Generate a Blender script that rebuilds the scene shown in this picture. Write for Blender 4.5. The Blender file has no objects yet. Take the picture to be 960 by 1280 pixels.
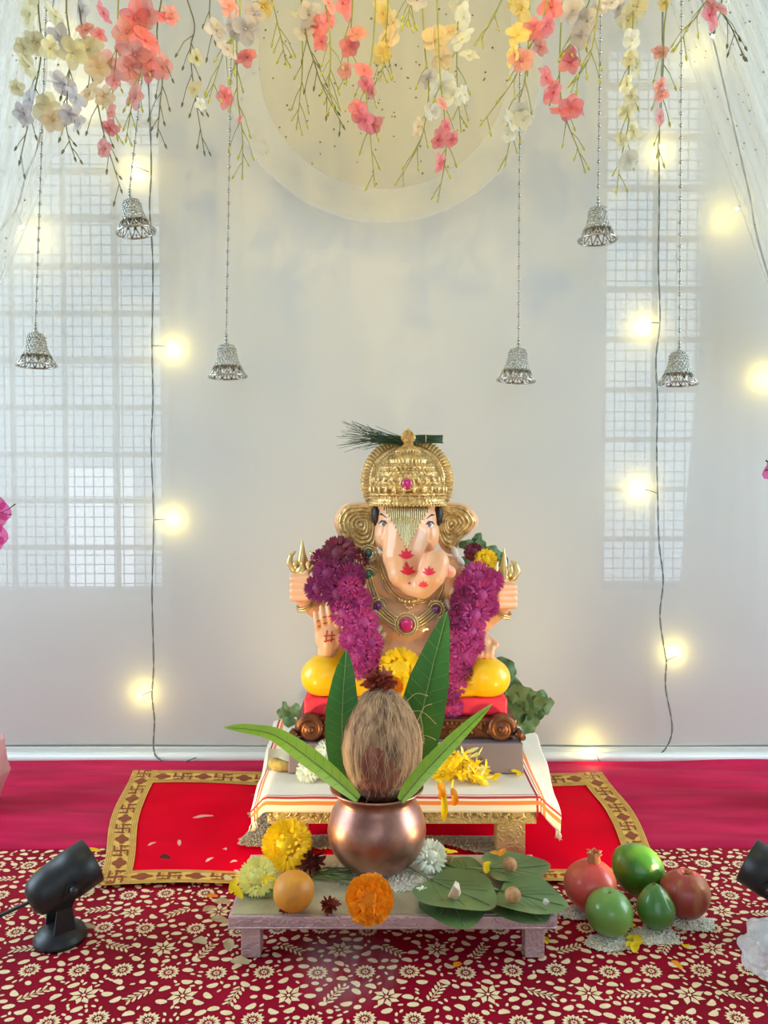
import bpy, bmesh, math, random
from math import sin, cos, pi, tan, radians, sqrt, atan2, exp
from mathutils import Vector as V, Matrix, Euler, noise
from mathutils.bvhtree import BVHTree

random.seed(11)
SC = bpy.context.scene
COL = SC.collection

# ------------------------------------------------------------------ camera
F = 961.0
PITCH = radians(1.8)
CAM = V((0, 0, .51))
cd = bpy.data.cameras.new('camera'); cam = bpy.data.objects.new('camera', cd); COL.objects.link(cam)
cam.location = CAM; cam.rotation_euler = (pi/2 - PITCH, 0, 0)
cd.sensor_fit = 'AUTO'; cd.sensor_width = 36; cd.lens = F/1280*36; cd.clip_start = .02
SC.camera = cam
FW = V((0, cos(PITCH), -sin(PITCH))); UP = V((0, sin(PITCH), cos(PITCH))); RT = V((1, 0, 0))
def ray(px, py): return FW + RT*((px-480)/F) - UP*((py-640)/F)
def at(px, py, Y):
    d = ray(px, py); return CAM + d*(Y/d.y)
def G(px, py, z=0.0):
    d = ray(px, py); return CAM + d*((z-CAM.z)/d.z)
def S(px, Y): return px/F*Y          # pixels -> metres at depth Y

# ------------------------------------------------------------------ world, exposure, window daylight
vs = SC.view_settings
vs.view_transform = 'Standard'; vs.look = 'None'; vs.gamma = 1; vs.use_curve_mapping = False
vs.exposure = 0.0
w = bpy.data.worlds.new('world'); SC.world = w; w.use_nodes = True
bg = w.node_tree.nodes['Background']
bg.inputs[0].default_value = (.74, .87, 1, 1); bg.inputs[1].default_value = 2.1
def area(name, loc, target, sx, sy, power, col):
    l = bpy.data.lights.new(name, 'AREA'); l.shape = 'RECTANGLE'; l.size = sx; l.size_y = sy
    l.energy = power; l.color = col
    o = bpy.data.objects.new(name, l); COL.objects.link(o); o.location = loc
    o.rotation_euler = (V(target)-V(loc)).to_track_quat('-Z', 'Y').to_euler()
    return o
XL, XR, YB, YF, ZC = -1.9, 1.9, 1.47, -2.4, 2.7
DAY = (.64, .85, 1)
area('daylight_left', (XL-.03, .85, .9), (0, .85, .9), 1.0, 1.3, 30, DAY)
area('daylight_right', (XR+.03, .85, .9), (0, .85, .9), 1.0, 1.3, 30, DAY)
area('daylight_rear', (0, YF-.03, 1.45), (0, 0, 1.45), 1.8, 1.3, 2.5, (.9, .95, 1))

# ------------------------------------------------------------------ helpers
def wl(o):
    p = V((0, 0, 0))
    while o is not None:
        p = p + o.location; o = o.parent
    return p
def put(name, me, parent=None, loc=None, rot=None, sc=None):
    o = bpy.data.objects.new(name, me); COL.objects.link(o)
    if loc is None: loc = wl(parent) if parent else V((0, 0, 0))
    if parent is not None:
        o.parent = parent; o.location = V(loc) - wl(parent)
    else: o.location = loc
    if rot is not None: o.rotation_euler = rot
    if sc is not None: o.scale = sc
    return o
def tag(o, label, cat, group=None, kind=None):
    o['label'] = label; o['category'] = cat
    if group: o['group'] = group
    if kind: o['kind'] = kind
    return o
def thing(name, loc, label, cat, group=None):
    o = bpy.data.objects.new(name, None); COL.objects.link(o); o.location = loc
    o.empty_display_size = .01
    return tag(o, label, cat, group)

class MB:
    def __init__(s): s.v = []; s.f = []; s.m = []; s.mi = 0
    def add(s, vs, fs):
        n = len(s.v); s.v += [V(p) for p in vs]; s.f += [tuple(i+n for i in q) for q in fs]; s.m += [s.mi]*len(fs); return s
    def grid(s, rows, closed=False, caps=False):
        n = len(s.v); R = len(rows); Cc = len(rows[0])
        for r in rows: s.v += [V(p) for p in r]
        k0 = len(s.f)
        for i in range(R-1):
            for j in range(Cc if closed else Cc-1):
                j2 = (j+1) % Cc
                s.f.append((n+i*Cc+j, n+i*Cc+j2, n+(i+1)*Cc+j2, n+(i+1)*Cc+j))
        if caps:
            s.f.append(tuple(n+j for j in reversed(range(Cc)))); s.f.append(tuple(n+(R-1)*Cc+j for j in range(Cc)))
        s.m += [s.mi]*(len(s.f)-k0); return s
    def tube(s, pts, r, n=6, caps=True):
        pts = [V(p) for p in pts]
        if not hasattr(r, '__len__'): r = [r]*len(pts)
        rows = []; prev = None
        for i, p in enumerate(pts):
            t = (pts[min(i+1, len(pts)-1)] - pts[max(i-1, 0)])
            t = t.normalized() if t.length > 1e-9 else V((0, 0, 1))
            if prev is None:
                a = V((0, 1, 0)) if abs(t.y) < .9 else V((1, 0, 0)); prev = (a - t*a.dot(t)).normalized()
            else:
                prev = (prev - t*prev.dot(t)); prev = prev.normalized() if prev.length > 1e-6 else t.orthogonal().normalized()
            b = t.cross(prev)
            rows.append([p + (prev*cos(2*pi*k/n) + b*sin(2*pi*k/n))*r[i] for k in range(n)])
        return s.grid(rows, True, caps)
    def lathe(s, prof, c=(0, 0, 0), n=32, disp=None, axis=None, caps=False):
        c = V(c); q = axis.to_track_quat('Z', 'Y') if axis is not None else None
        rows = []
        for (r, z) in prof:
            row = []
            for k in range(n):
                a = 2*pi*k/n; rr = r + (disp(a, z, r) if disp else 0)
                p = V((rr*cos(a), rr*sin(a), z))
                if q: p = q @ p
                row.append(p+c)
            rows.append(row)
        return s.grid(rows, True, caps)
    def ell(s, c, r, n=12, m=8, rot=None):
        c = V(c)
        if not hasattr(r, '__len__'): r = (r, r, r)
        rows = []
        for i in range(m+1):
            ph = -pi/2 + pi*i/m; cp = max(cos(ph), .002)
            row = []
            for k in range(n):
                a = 2*pi*k/n
                p = V((r[0]*cp*cos(a), r[1]*cp*sin(a), r[2]*sin(ph)))
                if rot: p = rot @ p
                row.append(p+c)
            rows.append(row)
        return s.grid(rows, True, True)
    def cap(s, a, b, ra, rb, n=12):
        a = V(a); b = V(b); pts = []; rs = []; d = (b-a); L = d.length
        if L < 1e-6: return s.ell(a, ra)
        d /= L
        for k in range(5):
            t = pi/2*k/4; pts.append(a - d*ra*cos(t)); rs.append(max(ra*sin(t), ra*.05))
        for k in range(5):
            t = pi/2*k/4; pts.append(b + d*rb*sin(t)); rs.append(max(rb*cos(t), rb*.05))
        return s.tube(pts, rs, n)
    def box(s, x0, x1, y0, y1, z0, z1):
        return s.add([(x0,y0,z0),(x1,y0,z0),(x1,y1,z0),(x0,y1,z0),(x0,y0,z1),(x1,y0,z1),(x1,y1,z1),(x0,y1,z1)],
                     [(0,3,2,1),(4,5,6,7),(0,1,5,4),(1,2,6,5),(2,3,7,6),(3,0,4,7)])
    def mesh(s, name, mats, off=(0, 0, 0), smooth=True, bevel=0, seg=2):
        off = V(off); me = bpy.data.meshes.new(name)
        me.from_pydata([p-off for p in s.v], [], s.f)
        if not isinstance(mats, (list, tuple)): mats = [mats]
        for m in mats: me.materials.append(m)
        if len(mats) > 1: me.polygons.foreach_set('material_index', s.m)
        if bevel:
            bm = bmesh.new(); bm.from_mesh(me)
            bmesh.ops.bevel(bm, geom=bm.edges[:], offset=bevel, segments=seg, affect='EDGES', profile=.6)
            bm.to_mesh(me); bm.free()
        if smooth: me.polygons.foreach_set('use_smooth', [True]*len(me.polygons))
        me.update(); return me
    def build(s, name, mats, parent=None, loc=None, smooth=True, bevel=0, seg=2):
        if loc is None: loc = wl(parent) if parent else V((0, 0, 0))
        return put(name, s.mesh(name, mats, loc, smooth, bevel, seg), parent, loc)
def top(o, label, cat, group=None, kind=None): return tag(o, label, cat, group, kind)
def struct(o): o['kind'] = 'structure'; return o

def cr(pts, n=6):                      # catmull-rom
    pts = [V(p) for p in pts]; out = []
    for i in range(len(pts)-1):
        p0 = pts[max(i-1, 0)]; p1 = pts[i]; p2 = pts[i+1]; p3 = pts[min(i+2, len(pts)-1)]
        for k in range(n):
            t = k/n
            out.append(.5*((2*p1)+(p2-p0)*t+(2*p0-5*p1+4*p2-p3)*t*t+(3*p1-p0-3*p2+p3)*t**3))
    out.append(pts[-1]); return out
def rnd(a, b): return random.uniform(a, b)
def srgb(r, g, b):
    def c(x):
        x /= 255; return x/12.92 if x <= .04045 else ((x+.055)/1.055)**2.4
    return (c(r), c(g), c(b))

# ------------------------------------------------------------------ materials
def mat(name, col, rough=.5, metal=0, col2=None, nscale=20, bump=0, bscale=60, trans=0, coat=0, stretch=None, sheen=0,
        emit=None, estr=1, alpha=None, transm=0, ramp=(.35, .65), bdist=.002, spec=None, btype='noise', subs=0):
    m = bpy.data.materials.new(name); m.use_nodes = True; nt = m.node_tree; N = nt.nodes; L = nt.links
    p = N['Principled BSDF']; out = N['Material Output']
    p.inputs['Base Color'].default_value = (*col, 1); p.inputs['Roughness'].default_value = rough
    p.inputs['Metallic'].default_value = metal; p.inputs['Coat Weight'].default_value = coat
    p.inputs['Sheen Weight'].default_value = sheen; p.inputs['Transmission Weight'].default_value = transm
    if spec is not None: p.inputs['Specular IOR Level'].default_value = spec
    if subs:
        p.inputs['Subsurface Weight'].default_value = subs; p.inputs['Subsurface Radius'].default_value = (.01, .005, .003); p.inputs['Subsurface Scale'].default_value = .5
    tc = N.new('ShaderNodeTexCoord'); src = tc.outputs['Object']
    if stretch:
        mp = N.new('ShaderNodeMapping'); mp.inputs['Scale'].default_value = stretch; L.new(src, mp.inputs[0]); src = mp.outputs[0]
    if col2 is not None:
        n = N.new('ShaderNodeTexNoise'); n.inputs['Scale'].default_value = nscale; n.inputs['Detail'].default_value = 5; L.new(src, n.inputs['Vector'])
        r = N.new('ShaderNodeValToRGB'); r.color_ramp.elements[0].position = ramp[0]; r.color_ramp.elements[1].position = ramp[1]
        r.color_ramp.elements[0].color = (*col, 1); r.color_ramp.elements[1].color = (*col2, 1)
        L.new(n.outputs[0], r.inputs[0]); L.new(r.outputs[0], p.inputs['Base Color']); csock = r.outputs[0]
    else: csock = None
    if bump:
        if btype == 'noise':
            n = N.new('ShaderNodeTexNoise'); n.inputs['Detail'].default_value = 4; h = n.outputs[0]
        elif btype == 'voronoi':
            n = N.new('ShaderNodeTexVoronoi'); h = n.outputs[0]
        else:
            n = N.new('ShaderNodeTexWave'); n.wave_type = 'RINGS'; n.inputs['Distortion'].default_value = 14; n.inputs['Detail'].default_value = 1.5; n.inputs['Detail Scale'].default_value = 1.6; h = n.outputs['Fac']
        n.inputs['Scale'].default_value = bscale; L.new(src, n.inputs['Vector'])
        b = N.new('ShaderNodeBump'); b.inputs['Strength'].default_value = bump; b.inputs['Distance'].default_value = bdist
        L.new(h, b.inputs['Height']); L.new(b.outputs[0], p.inputs['Normal'])
    if emit is not None:
        p.inputs['Emission Color'].default_value = (*emit, 1); p.inputs['Emission Strength'].default_value = estr
    sh = p.outputs[0]
    if trans:
        t = N.new('ShaderNodeBsdfTranslucent'); t.inputs[0].default_value = (*col, 1)
        if csock: L.new(csock, t.inputs[0])
        mx = N.new('ShaderNodeMixShader'); mx.inputs[0].default_value = trans
        L.new(sh, mx.inputs[1]); L.new(t.outputs[0], mx.inputs[2]); sh = mx.outputs[0]
    if alpha is not None:
        t = N.new('ShaderNodeBsdfTransparent'); mx = N.new('ShaderNodeMixShader'); mx.inputs[0].default_value = alpha
        L.new(t.outputs[0], mx.inputs[1]); L.new(sh, mx.inputs[2]); sh = mx.outputs[0]
    L.new(sh, out.inputs[0]); return m

M = {}
M['wall'] = mat('wall_paint', (.78, .78, .76), .8, bump=.1, bscale=80)
M['ceil'] = mat('ceiling_paint', (.62, .60, .55), .9)
M['floor'] = mat('floor_stone', (.5, .46, .42), .4, col2=(.42, .39, .36), nscale=6)
M['sheet'] = mat('backdrop_fabric', (.81, .80, .745), .42, alpha=.80, trans=.12, bump=.12, bscale=900, bdist=.0004)
M['trim'] = mat('white_plastic', (.74, .75, .70), .35)
M['frame'] = mat('window_paint', (.6, .62, .63), .5)
M['frost'] = mat('frosted_glass', (.62, .70, .72), .6, trans=.6, alpha=.45)
M['mesh'] = mat('grille_steel', (.35, .38, .40), .5)
M['maroon'] = mat('maroon_satin', srgb(206, 30, 82), .55, col2=srgb(178, 20, 66), nscale=7, spec=.1, stretch=(1, 5, 1))
M['brocade'] = mat('maroon_brocade', srgb(156, 6, 42), .65, col2=srgb(132, 4, 32), nscale=9, spec=.1, bump=.2, bscale=500, bdist=.0005)
M['print'] = mat('gold_foil_print', srgb(236, 204, 158), .5, metal=.05, col2=srgb(250, 226, 184), nscale=130, ramp=(.3, .7))
M['redmat'] = mat('red_satin', srgb(236, 0, 40), .6, col2=srgb(220, 0, 34), nscale=10, bump=.25, bscale=9, bdist=.006, spec=.02)
M['ribbon'] = mat('gold_ribbon', srgb(240, 196, 96), .5, metal=.05, col2=srgb(222, 174, 74), nscale=60, bump=.4, bscale=900, bdist=.0004)
M['ribbonprint'] = mat('brown_weave', srgb(142, 60, 16), .6)
M['ribbonline'] = mat('dull_gold_weave', srgb(186, 138, 56), .5)
M['silver'] = mat('embossed_silver', srgb(205, 196, 176), .36, metal=.75, col2=srgb(176, 166, 144), nscale=50, bump=.7, bscale=26, bdist=.003, btype='wave')
M['silverpink'] = mat('embossed_pale_sheet', srgb(216, 186, 188), .45, metal=.4, col2=srgb(200, 170, 176), nscale=40, bump=.5, bscale=60, bdist=.001, btype='wave')  # pink reflection of the flowers is put into the table's silver colour
M['tabletop'] = mat('silver_foil_top', srgb(196, 190, 160), .48, metal=.4, col2=srgb(172, 166, 138), nscale=34, bump=.35, bscale=220, bdist=.001)
M['goldleaf'] = mat('embossed_gold_silver', srgb(214, 200, 150), .45, metal=.45, col2=srgb(186, 170, 116), nscale=60, bump=.6, bscale=55, bdist=.0012, btype='wave')
M['gold'] = mat('idol_gold', srgb(236, 206, 144), .36, metal=.72, col2=srgb(184, 144, 84), nscale=110, bump=.5, bscale=330, bdist=.0012)
M['goldp'] = mat('plain_gold', srgb(228, 198, 138), .32, metal=.75)
M['goldpale'] = mat('pale_gold_chain', srgb(214, 196, 148), .35, metal=.7)
M['skin'] = mat('painted_skin', srgb(240, 186, 144), .38, col2=srgb(232, 172, 128), nscale=9, coat=.25, subs=.15)
M['blush'] = mat('pink_paint', srgb(232, 140, 110), .4, coat=.2)
M['redpaint'] = mat('red_paint', srgb(236, 40, 70), .45)
M['kumkum'] = mat('kumkum_red', srgb(200, 70, 40), .8)
M['dark'] = mat('black_paint', srgb(38, 26, 26), .5)
M['brown'] = mat('brown_paint', srgb(84, 50, 40), .4)
M['eyewhite'] = mat('eye_white', srgb(235, 225, 215), .4)
M['ygold'] = mat('yellow_paint', srgb(250, 196, 8), .3, coat=.4)
M['cushion'] = mat('pink_red_paint', srgb(236, 46, 74), .45)
M['bronze'] = mat('bronze_paint', srgb(134, 84, 54), .36, metal=.6, col2=srgb(96, 56, 36), nscale=60, bump=.6, bscale=200, bdist=.001)
M['plinth'] = mat('grey_paint', srgb(122, 110, 120), .5)
M['gemm'] = mat('magenta_gem', srgb(196, 24, 110), .15, coat=1)
M['gemg'] = mat('green_gem', srgb(20, 110, 96), .15, coat=1)
M['gemp'] = mat('violet_gem', srgb(110, 44, 120), .15, coat=1)
M['copper'] = mat('copper', srgb(196, 146, 126), .34, metal=.9, col2=srgb(146, 102, 92), nscale=26, bump=.2, bscale=60, bdist=.001)
M['coco'] = mat('coconut_husk', srgb(192, 154, 116), .85, col2=srgb(118, 84, 66), nscale=13, stretch=(9, 9, .7), bump=1, bscale=30, bdist=.004, ramp=(.36, .64))
M['cocored'] = mat('kumkum_stain', srgb(136, 66, 58), .9, col2=srgb(168, 116, 90), nscale=13, stretch=(9, 9, .7), bump=1, bscale=30, bdist=.004)
M['fibre'] = mat('coir_fibre', srgb(214, 180, 134), .8)
M['mango'] = mat('mango_leaf', srgb(56, 118, 42), .38, col2=srgb(78, 140, 54), nscale=12, trans=.15)
M['mangol'] = mat('young_mango_leaf', srgb(160, 196, 56), .4, col2=srgb(122, 172, 50), nscale=12, trans=.25)
M['rib'] = mat('leaf_midrib', srgb(140, 168, 84), .5)
M['betel'] = mat('betel_leaf', srgb(80, 108, 60), .42, col2=srgb(104, 130, 76), nscale=16, coat=.15)
M['herb'] = mat('wilted_leaf', srgb(76, 112, 70), .6, col2=srgb(120, 150, 100), nscale=30, trans=.15)
M['grass'] = mat('durva_grass', srgb(40, 66, 48), .6, col2=srgb(62, 88, 56), nscale=30)
M['grassl'] = mat('pale_grass', srgb(112, 128, 76), .6)
def pet(n, a, b, t=.25, r=.6): M[n] = mat(n+'_petal', srgb(*a), r, col2=srgb(*b), nscale=60, trans=t, ramp=(.3, .7))
pet('purple', (164, 32, 120), (226, 92, 168)); pet('purpled', (116, 28, 92), (176, 60, 124)); pet('plum', (110, 34, 66), (150, 60, 84))
pet('yellow', (250, 208, 4), (255, 226, 30)); pet('lemon', (240, 232, 110), (250, 246, 180)); pet('white', (236, 240, 214), (246, 246, 236))
pet('orange', (255, 146, 8), (255, 180, 26)); pet('brownred', (112, 30, 26), (158, 66, 34)); pet('maroonp', (78, 22, 26), (120, 44, 34))
def cloth(n, a, b, t=.45): M[n] = mat(n+'_cloth_petal', srgb(*a), .7, col2=srgb(*b), nscale=30, trans=t, alpha=.86)
cloth('cpink', (236, 120, 132), (244, 160, 160)); cloth('crose', (228, 150, 146), (238, 178, 168)); cloth('ccream', (216, 206, 160), (230, 222, 184))
cloth('clav', (196, 189, 192), (214, 208, 206)); cloth('cwhite', (228, 226, 206), (240, 238, 226)); cloth('cpeach', (230, 206, 164), (236, 214, 178))
cloth('cyellow', (228, 202, 118), (236, 214, 140)); cloth('cmag', (208, 40, 140), (226, 84, 164))
M['stem'] = mat('plastic_stem', srgb(138, 142, 60), .55); M['stemd'] = mat('dark_plastic_stem', srgb(104, 104, 62), .6)
M['bud'] = mat('plastic_bud', srgb(170, 170, 60), .5)
M['chrome'] = mat('silver_bead', srgb(184, 182, 174), .22, metal=.95)
M['glitter'] = mat('silver_glitter', srgb(198, 196, 186), .3, metal=.85, bump=1, bscale=420, bdist=.002, btype='voronoi')
M['wire'] = mat('dark_wire', srgb(104, 108, 104), .5)
M['bulb'] = mat('lit_bulb', (1, .9, .5), .5, emit=(1, .87, .45), estr=26)
M['tulle'] = mat('white_tulle', (.86, .86, .82), .7, trans=.4, alpha=.3)
M['tulley'] = mat('cream_tulle', srgb(226, 206, 140), .7, trans=.35, alpha=.34)
M['sequin'] = mat('gold_sequin', srgb(120, 96, 40), .3, metal=.8)
M['black'] = mat('black_plastic', srgb(26, 26, 30), .42, bump=.05, bscale=200)
M['lens'] = mat('lamp_lens', (1, .85, .6), .3, emit=(1, .78, .45), estr=8)
M['towel'] = mat('cotton_cloth', srgb(232, 222, 204), .85, bump=.3, bscale=400, bdist=.0006)
M['towelm'] = mat('maroon_stripe', srgb(176, 44, 52), .85); M['towelo'] = mat('orange_stripe', srgb(232, 132, 70), .85)
M['rice'] = mat('rice_grain', srgb(250, 244, 226), .6); M['ricebase'] = mat('rice_heap', srgb(236, 226, 204), .8, bump=1, bscale=300, bdist=.002, btype='voronoi')
M['riceg'] = mat('greyish_rice', srgb(186, 172, 148), .7)
M['pome'] = mat('pomegranate_skin', srgb(206, 74, 66), .35, col2=srgb(222, 120, 90), nscale=26, coat=.2)
M['pomec'] = mat('pomegranate_crown', srgb(190, 120, 74), .6)
M['guava'] = mat('green_fruit_skin', srgb(98, 146, 62), .3, col2=srgb(120, 160, 76), nscale=14, bump=.15, bscale=400, bdist=.0005, coat=.35)
M['avo'] = mat('avocado_skin', srgb(56, 116, 30), .32, col2=srgb(128, 168, 36), nscale=16, bump=.35, bscale=330, bdist=.001, coat=.35, ramp=(.45, .7))
M['pear'] = mat('dark_green_skin', srgb(62, 116, 46), .28, col2=srgb(84, 134, 58), nscale=18, bump=.2, bscale=380, bdist=.0006, coat=.4)
M['applem'] = mat('apple_skin', srgb(158, 62, 54), .38, col2=srgb(178, 136, 72), nscale=15, stretch=(4, 4, .8), coat=.2, ramp=(.48, .78))
M['stalk'] = mat('fruit_stalk', srgb(90, 66, 40), .7)
M['sweet'] = mat('saffron_sweet', srgb(226, 150, 44), .5, col2=srgb(204, 128, 40), nscale=40, bump=.3, bscale=140, bdist=.001)
M['nut'] = mat('areca_nut', srgb(196, 148, 96), .6, col2=srgb(158, 106, 66), nscale=120)
M['coir'] = mat('coconut_piece', srgb(240, 226, 206), .5, col2=srgb(226, 180, 140), nscale=50)
M['turm'] = mat('dry_turmeric', srgb(190, 164, 84), .8, col2=srgb(130, 108, 66), nscale=60, bump=.8, bscale=80)
M['paper'] = mat('ivory_paper', srgb(214, 206, 174), .7)
M['bag'] = mat('clear_plastic', (.80, .82, .84), .15, trans=.3, alpha=.5, spec=.9)
M['pinkp'] = mat('pink_frosted_plastic', srgb(238, 190, 190), .4, trans=.4, alpha=.9)
M['cotton'] = mat('cotton_wool', srgb(226, 218, 214), .9, trans=.2)
M['vein'] = mat('betel_vein', srgb(104, 132, 80), .5)

# ------------------------------------------------------------------ room
struct(MB().box(XL-.2, XR+.2, YF-.2, YB+.2, -.05, 0).build('floor', M['floor'], smooth=False))
struct(MB().box(XL-.2, XR+.2, YF-.2, YB+.2, ZC, ZC+.05).build('ceiling', M['ceil'], smooth=False))
def wall_with_holes(name, plane, a0, a1, holes, pos, th):
    """vertical wall spanning a0..a1, z 0..ZC, with rectangular holes (u0,u1,z0,z1)"""
    us = sorted({a0, a1, *[h[0] for h in holes], *[h[1] for h in holes]}); zs = sorted({0, ZC, *[h[2] for h in holes], *[h[3] for h in holes]})
    mb = MB()
    for i in range(len(us)-1):
        for j in range(len(zs)-1):
            uc = (us[i]+us[i+1])/2; zc = (zs[j]+zs[j+1])/2
            if any(h[0] < uc < h[1] and h[2] < zc < h[3] for h in holes): continue
            if plane == 'y': mb.box(us[i], us[i+1], min(pos, pos+th), max(pos, pos+th), zs[j], zs[j+1])
            else: mb.box(min(pos, pos+th), max(pos, pos+th), us[i], us[i+1], zs[j], zs[j+1])
    return struct(mb.build(name, M['wall'], smooth=False))
a = at(-70, 20, YB); b = at(207, 745, YB)
WL = (a.x, b.x, b.z, a.z)
a = at(757, 30, YB); b = at(893, 738, YB)
WR = (a.x, b.x, b.z, a.z)
wall_with_holes('wall_back', 'y', XL-.2, XR+.2, [WL, WR], YB, .12)
SW = (.35, 1.35, .25, 1.55)
wall_with_holes('wall_left', 'x', YF-.2, YB, [SW], XL, -.12)
wall_with_holes('wall_right', 'x', YF-.2, YB, [SW], XR, .12)
RW = (-.9, .9, .8, 2.1)
wall_with_holes('wall_front', 'y', XL-.2, XR+.2, [RW], YF, -.12)
def window(name, hole, plane, pos, nv, nh, panes, fine=True):
    u0, u1, z0, z1 = hole
    root = bpy.data.objects.new(name, None); COL.objects.link(root); struct(root)
    def P(u, d, z): return (u, pos+d, z) if plane == 'y' else (pos+d, u, z)
    root.location = P((u0+u1)/2, 0, z0)
    sg = 1 if pos > 0 else -1
    def bar(mb, ua, ub, za, zb, d0, d1):
        p = P(ua, sg*d0, za); q = P(ub, sg*d1, zb)
        mb.box(min(p[0], q[0]), max(p[0], q[0]), min(p[1], q[1]), max(p[1], q[1]), za, zb)
    f = MB(); t = .012
    bar(f, u0, u0+t, z0, z1, .02, .06); bar(f, u1-t, u1, z0, z1, .02, .06); bar(f, u0+t, u1-t, z0, z0+t, .02, .06); bar(f, u0+t, u1-t, z1-t, z1, .02, .06)
    f.build('window_frame', M['frame'], root, smooth=False)
    for k in range(1, nh):
        z = z0+(z1-z0)*k/nh; m_ = MB(); bar(m_, u0+t, u1-t, z-.005, z+.005, .03, .042); m_.build('crossbar', M['frame'], root, smooth=False)
    for k in range(1, nv):
        u = u0+(u1-u0)*k/nv; m_ = MB(); bar(m_, u-.0035, u+.0035, z0+t, z1-t, .03, .04); m_.build('upright_bar', M['frame'], root, smooth=False)
    if fine:
        g = MB(); st = .0195
        k = u0
        while k < u1: bar(g, k-.0010, k+.0010, z0, z1, .046, .048); k += st*rnd(.92, 1.08)
        k = z0
        while k < z1: bar(g, u0, u1, k-.0010, k+.0010, .048, .05); k += st*rnd(.92, 1.08)
        o = g.build('wire_mesh', M['mesh'], root, smooth=False); o['kind'] = 'stuff'
    for (pu0, pu1, pz0, pz1) in panes:
        m_ = MB(); bar(m_, pu0, pu1, pz0, pz1, .062, .066); m_.build('pane', M['frost'], root, smooth=False)
    return root
# left window: added frosted panes, with a gap shaped to give the brighter patch
pa = at(68, 585, YB); pb = at(156, 742, YB); u0, u1, z0, z1 = WL
window('window_1', WL, 'y', YB, 4, 12, [(u0, u1, pa.z, z1), (u0, pa.x, z0, pa.z), (pb.x, u1, z0, pa.z)])
u0, u1, z0, z1 = WR
window('window_2', WR, 'y', YB, 2, 11, [(u0, u1, z0, (z0+z1)/2), (u0, u1, (z0+z1)/2, z1)])
window('window_3', SW, 'x', XL, 4, 3, [], False)
window('window_4', SW, 'x', XR, 4, 3, [], False)
window('window_5', RW, 'y', YF, 6, 3, [], False)

# backdrop sheet (a real cloth hung a few centimetres in front of the wall)
mb = MB(); rows = []
for i in range(60):
    z = .028+1.75*i/59; rows.append([(x, 1.428 + .0022*sin(x*9+z*2) + .003*noise.noise(V((x*3, z*2, 0))), z) for x in [-1.15+2.3*k/110 for k in range(111)]])
mb.grid(rows)
sheet = mb.build('backdrop_sheet', M['sheet'], loc=V((0, 1.43, .028)))
tag(sheet, 'large pale white backdrop sheet hung flat behind the idol over two windows', 'backdrop')
# added unseen curtain, shaped to slant the right edge of the bright window patch
mb = MB(); rows = []
for i in range(30):
    t = i/29; py = 20+760*t; xl = 893-(max(0, py-200)/540)*44
    p = at(xl, py, 1.45); q = at(960, py, 1.45)
    rows.append([(p.x+(q.x-p.x)*k/16, 1.452+.006*sin(k*1.7), p.z) for k in range(17)])
mb.grid(rows); o = mb.build('added_side_curtain', M['wall'], loc=V((at(890, 740, 1.45).x, 1.452, .2)))
tag(o, 'added white curtain behind the backdrop shaping the slanted right window light', 'curtain')

tr = MB()
pts = [(x, 1.409, .011) for x in (-1.3, 1.3)]
tr.tube(pts, .0095, 14); o = struct(tr.build('trim_1', M['trim']))
tr = MB().box(-1.3, 1.3, 1.40, 1.424, 0, .003); struct(tr.build('trim_2', M['frame'], smooth=False))
tr = MB().box(-1.3, 1.3, 1.416, 1.424, .003, .026); struct(tr.build('baseboard_back', M['trim'], smooth=False))

# ------------------------------------------------------------------ floor cloths
YE = G(480, 1066).y
def hm(x, y):
    return .0035 + .0042*(1+noise.noise(V((x*1.5, y*17+x*2.5, 3)))) + .0016*noise.noise(V((x*3, y*44+x*6, 7))) + .0012*sin(y*70+x*5+3*noise.noise(V((x*2, y*4, 0))))*min(1, max(0, (y-YE)*20))
rows = []
for i in range(110):
    y = YE-.004 + (1.403-YE+.004)*i/109
    rows.append([(x, y, hm(x, y) if y > YE else .003) for x in [-1.1+2.2*k/150 for k in range(151)]])
o = MB().grid(rows).build('maroon_floor_cloth', M['maroon'], loc=V((0, 1.25, 0)))
tag(o, 'plain wrinkled crimson cloth on the floor along the backdrop', 'cloth')
def hb(x, y): return .0062 + .0008*noise.noise(V((x*9, y*9, 1))) + .0006*sin(x*22+y*9)
br = MB(); rows = []
for i in range(60):
    y = .3 + (YE-.3)*i/59
    rows.append([(x, y, hb(x, y)) for x in [-1.1+2.2*k/140 for k in range(141)]])
brocade = br.grid(rows).build('printed_floor_cloth', M['brocade'], loc=V((0, .8, 0)))
tag(brocade, 'dark red floor cloth printed all over with small gold flowers and beans', 'cloth')
# gold foil print: every motif a thin polygon lying on the cloth
pr = MB(); Z_ = .0005
def poly(pts, cx, cy, ca, sa):
    q = [(cx+u*ca-v*sa, cy+u*sa+v*ca) for (u, v) in pts]
    pr.add([(x, y, hb(x, y)+Z_) for (x, y) in q], [tuple(range(len(q)))])
def oval(cx, cy, a, l, wd, n=8, bend=0):
    ca, sa = cos(a), sin(a)
    poly([(l*cos(2*pi*k/n), wd*sin(2*pi*k/n)+bend*(cos(2*pi*k/n)**2)) for k in range(n)], cx, cy, ca, sa)
def petal2(cx, cy, a, r0, r1, wd, curl=0):
    ca, sa = cos(a), sin(a); m_ = (r0+r1)/2
    poly([(r0, 0), (m_, -wd), (r1, curl), (m_*1.05, wd)], cx, cy, ca, sa)
placed = {}; CS = .015
def free(x, y, r):
    i, j = int(x//CS), int(y//CS); k = int((r+.015)//CS)+1
    for a in range(i-k, i+k+1):
        for b in range(j-k, j+k+1):
            for (u, v, q) in placed.get((a, b), ()):
                if (u-x)**2+(v-y)**2 < (q+r)**2: return False
    return True
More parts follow.
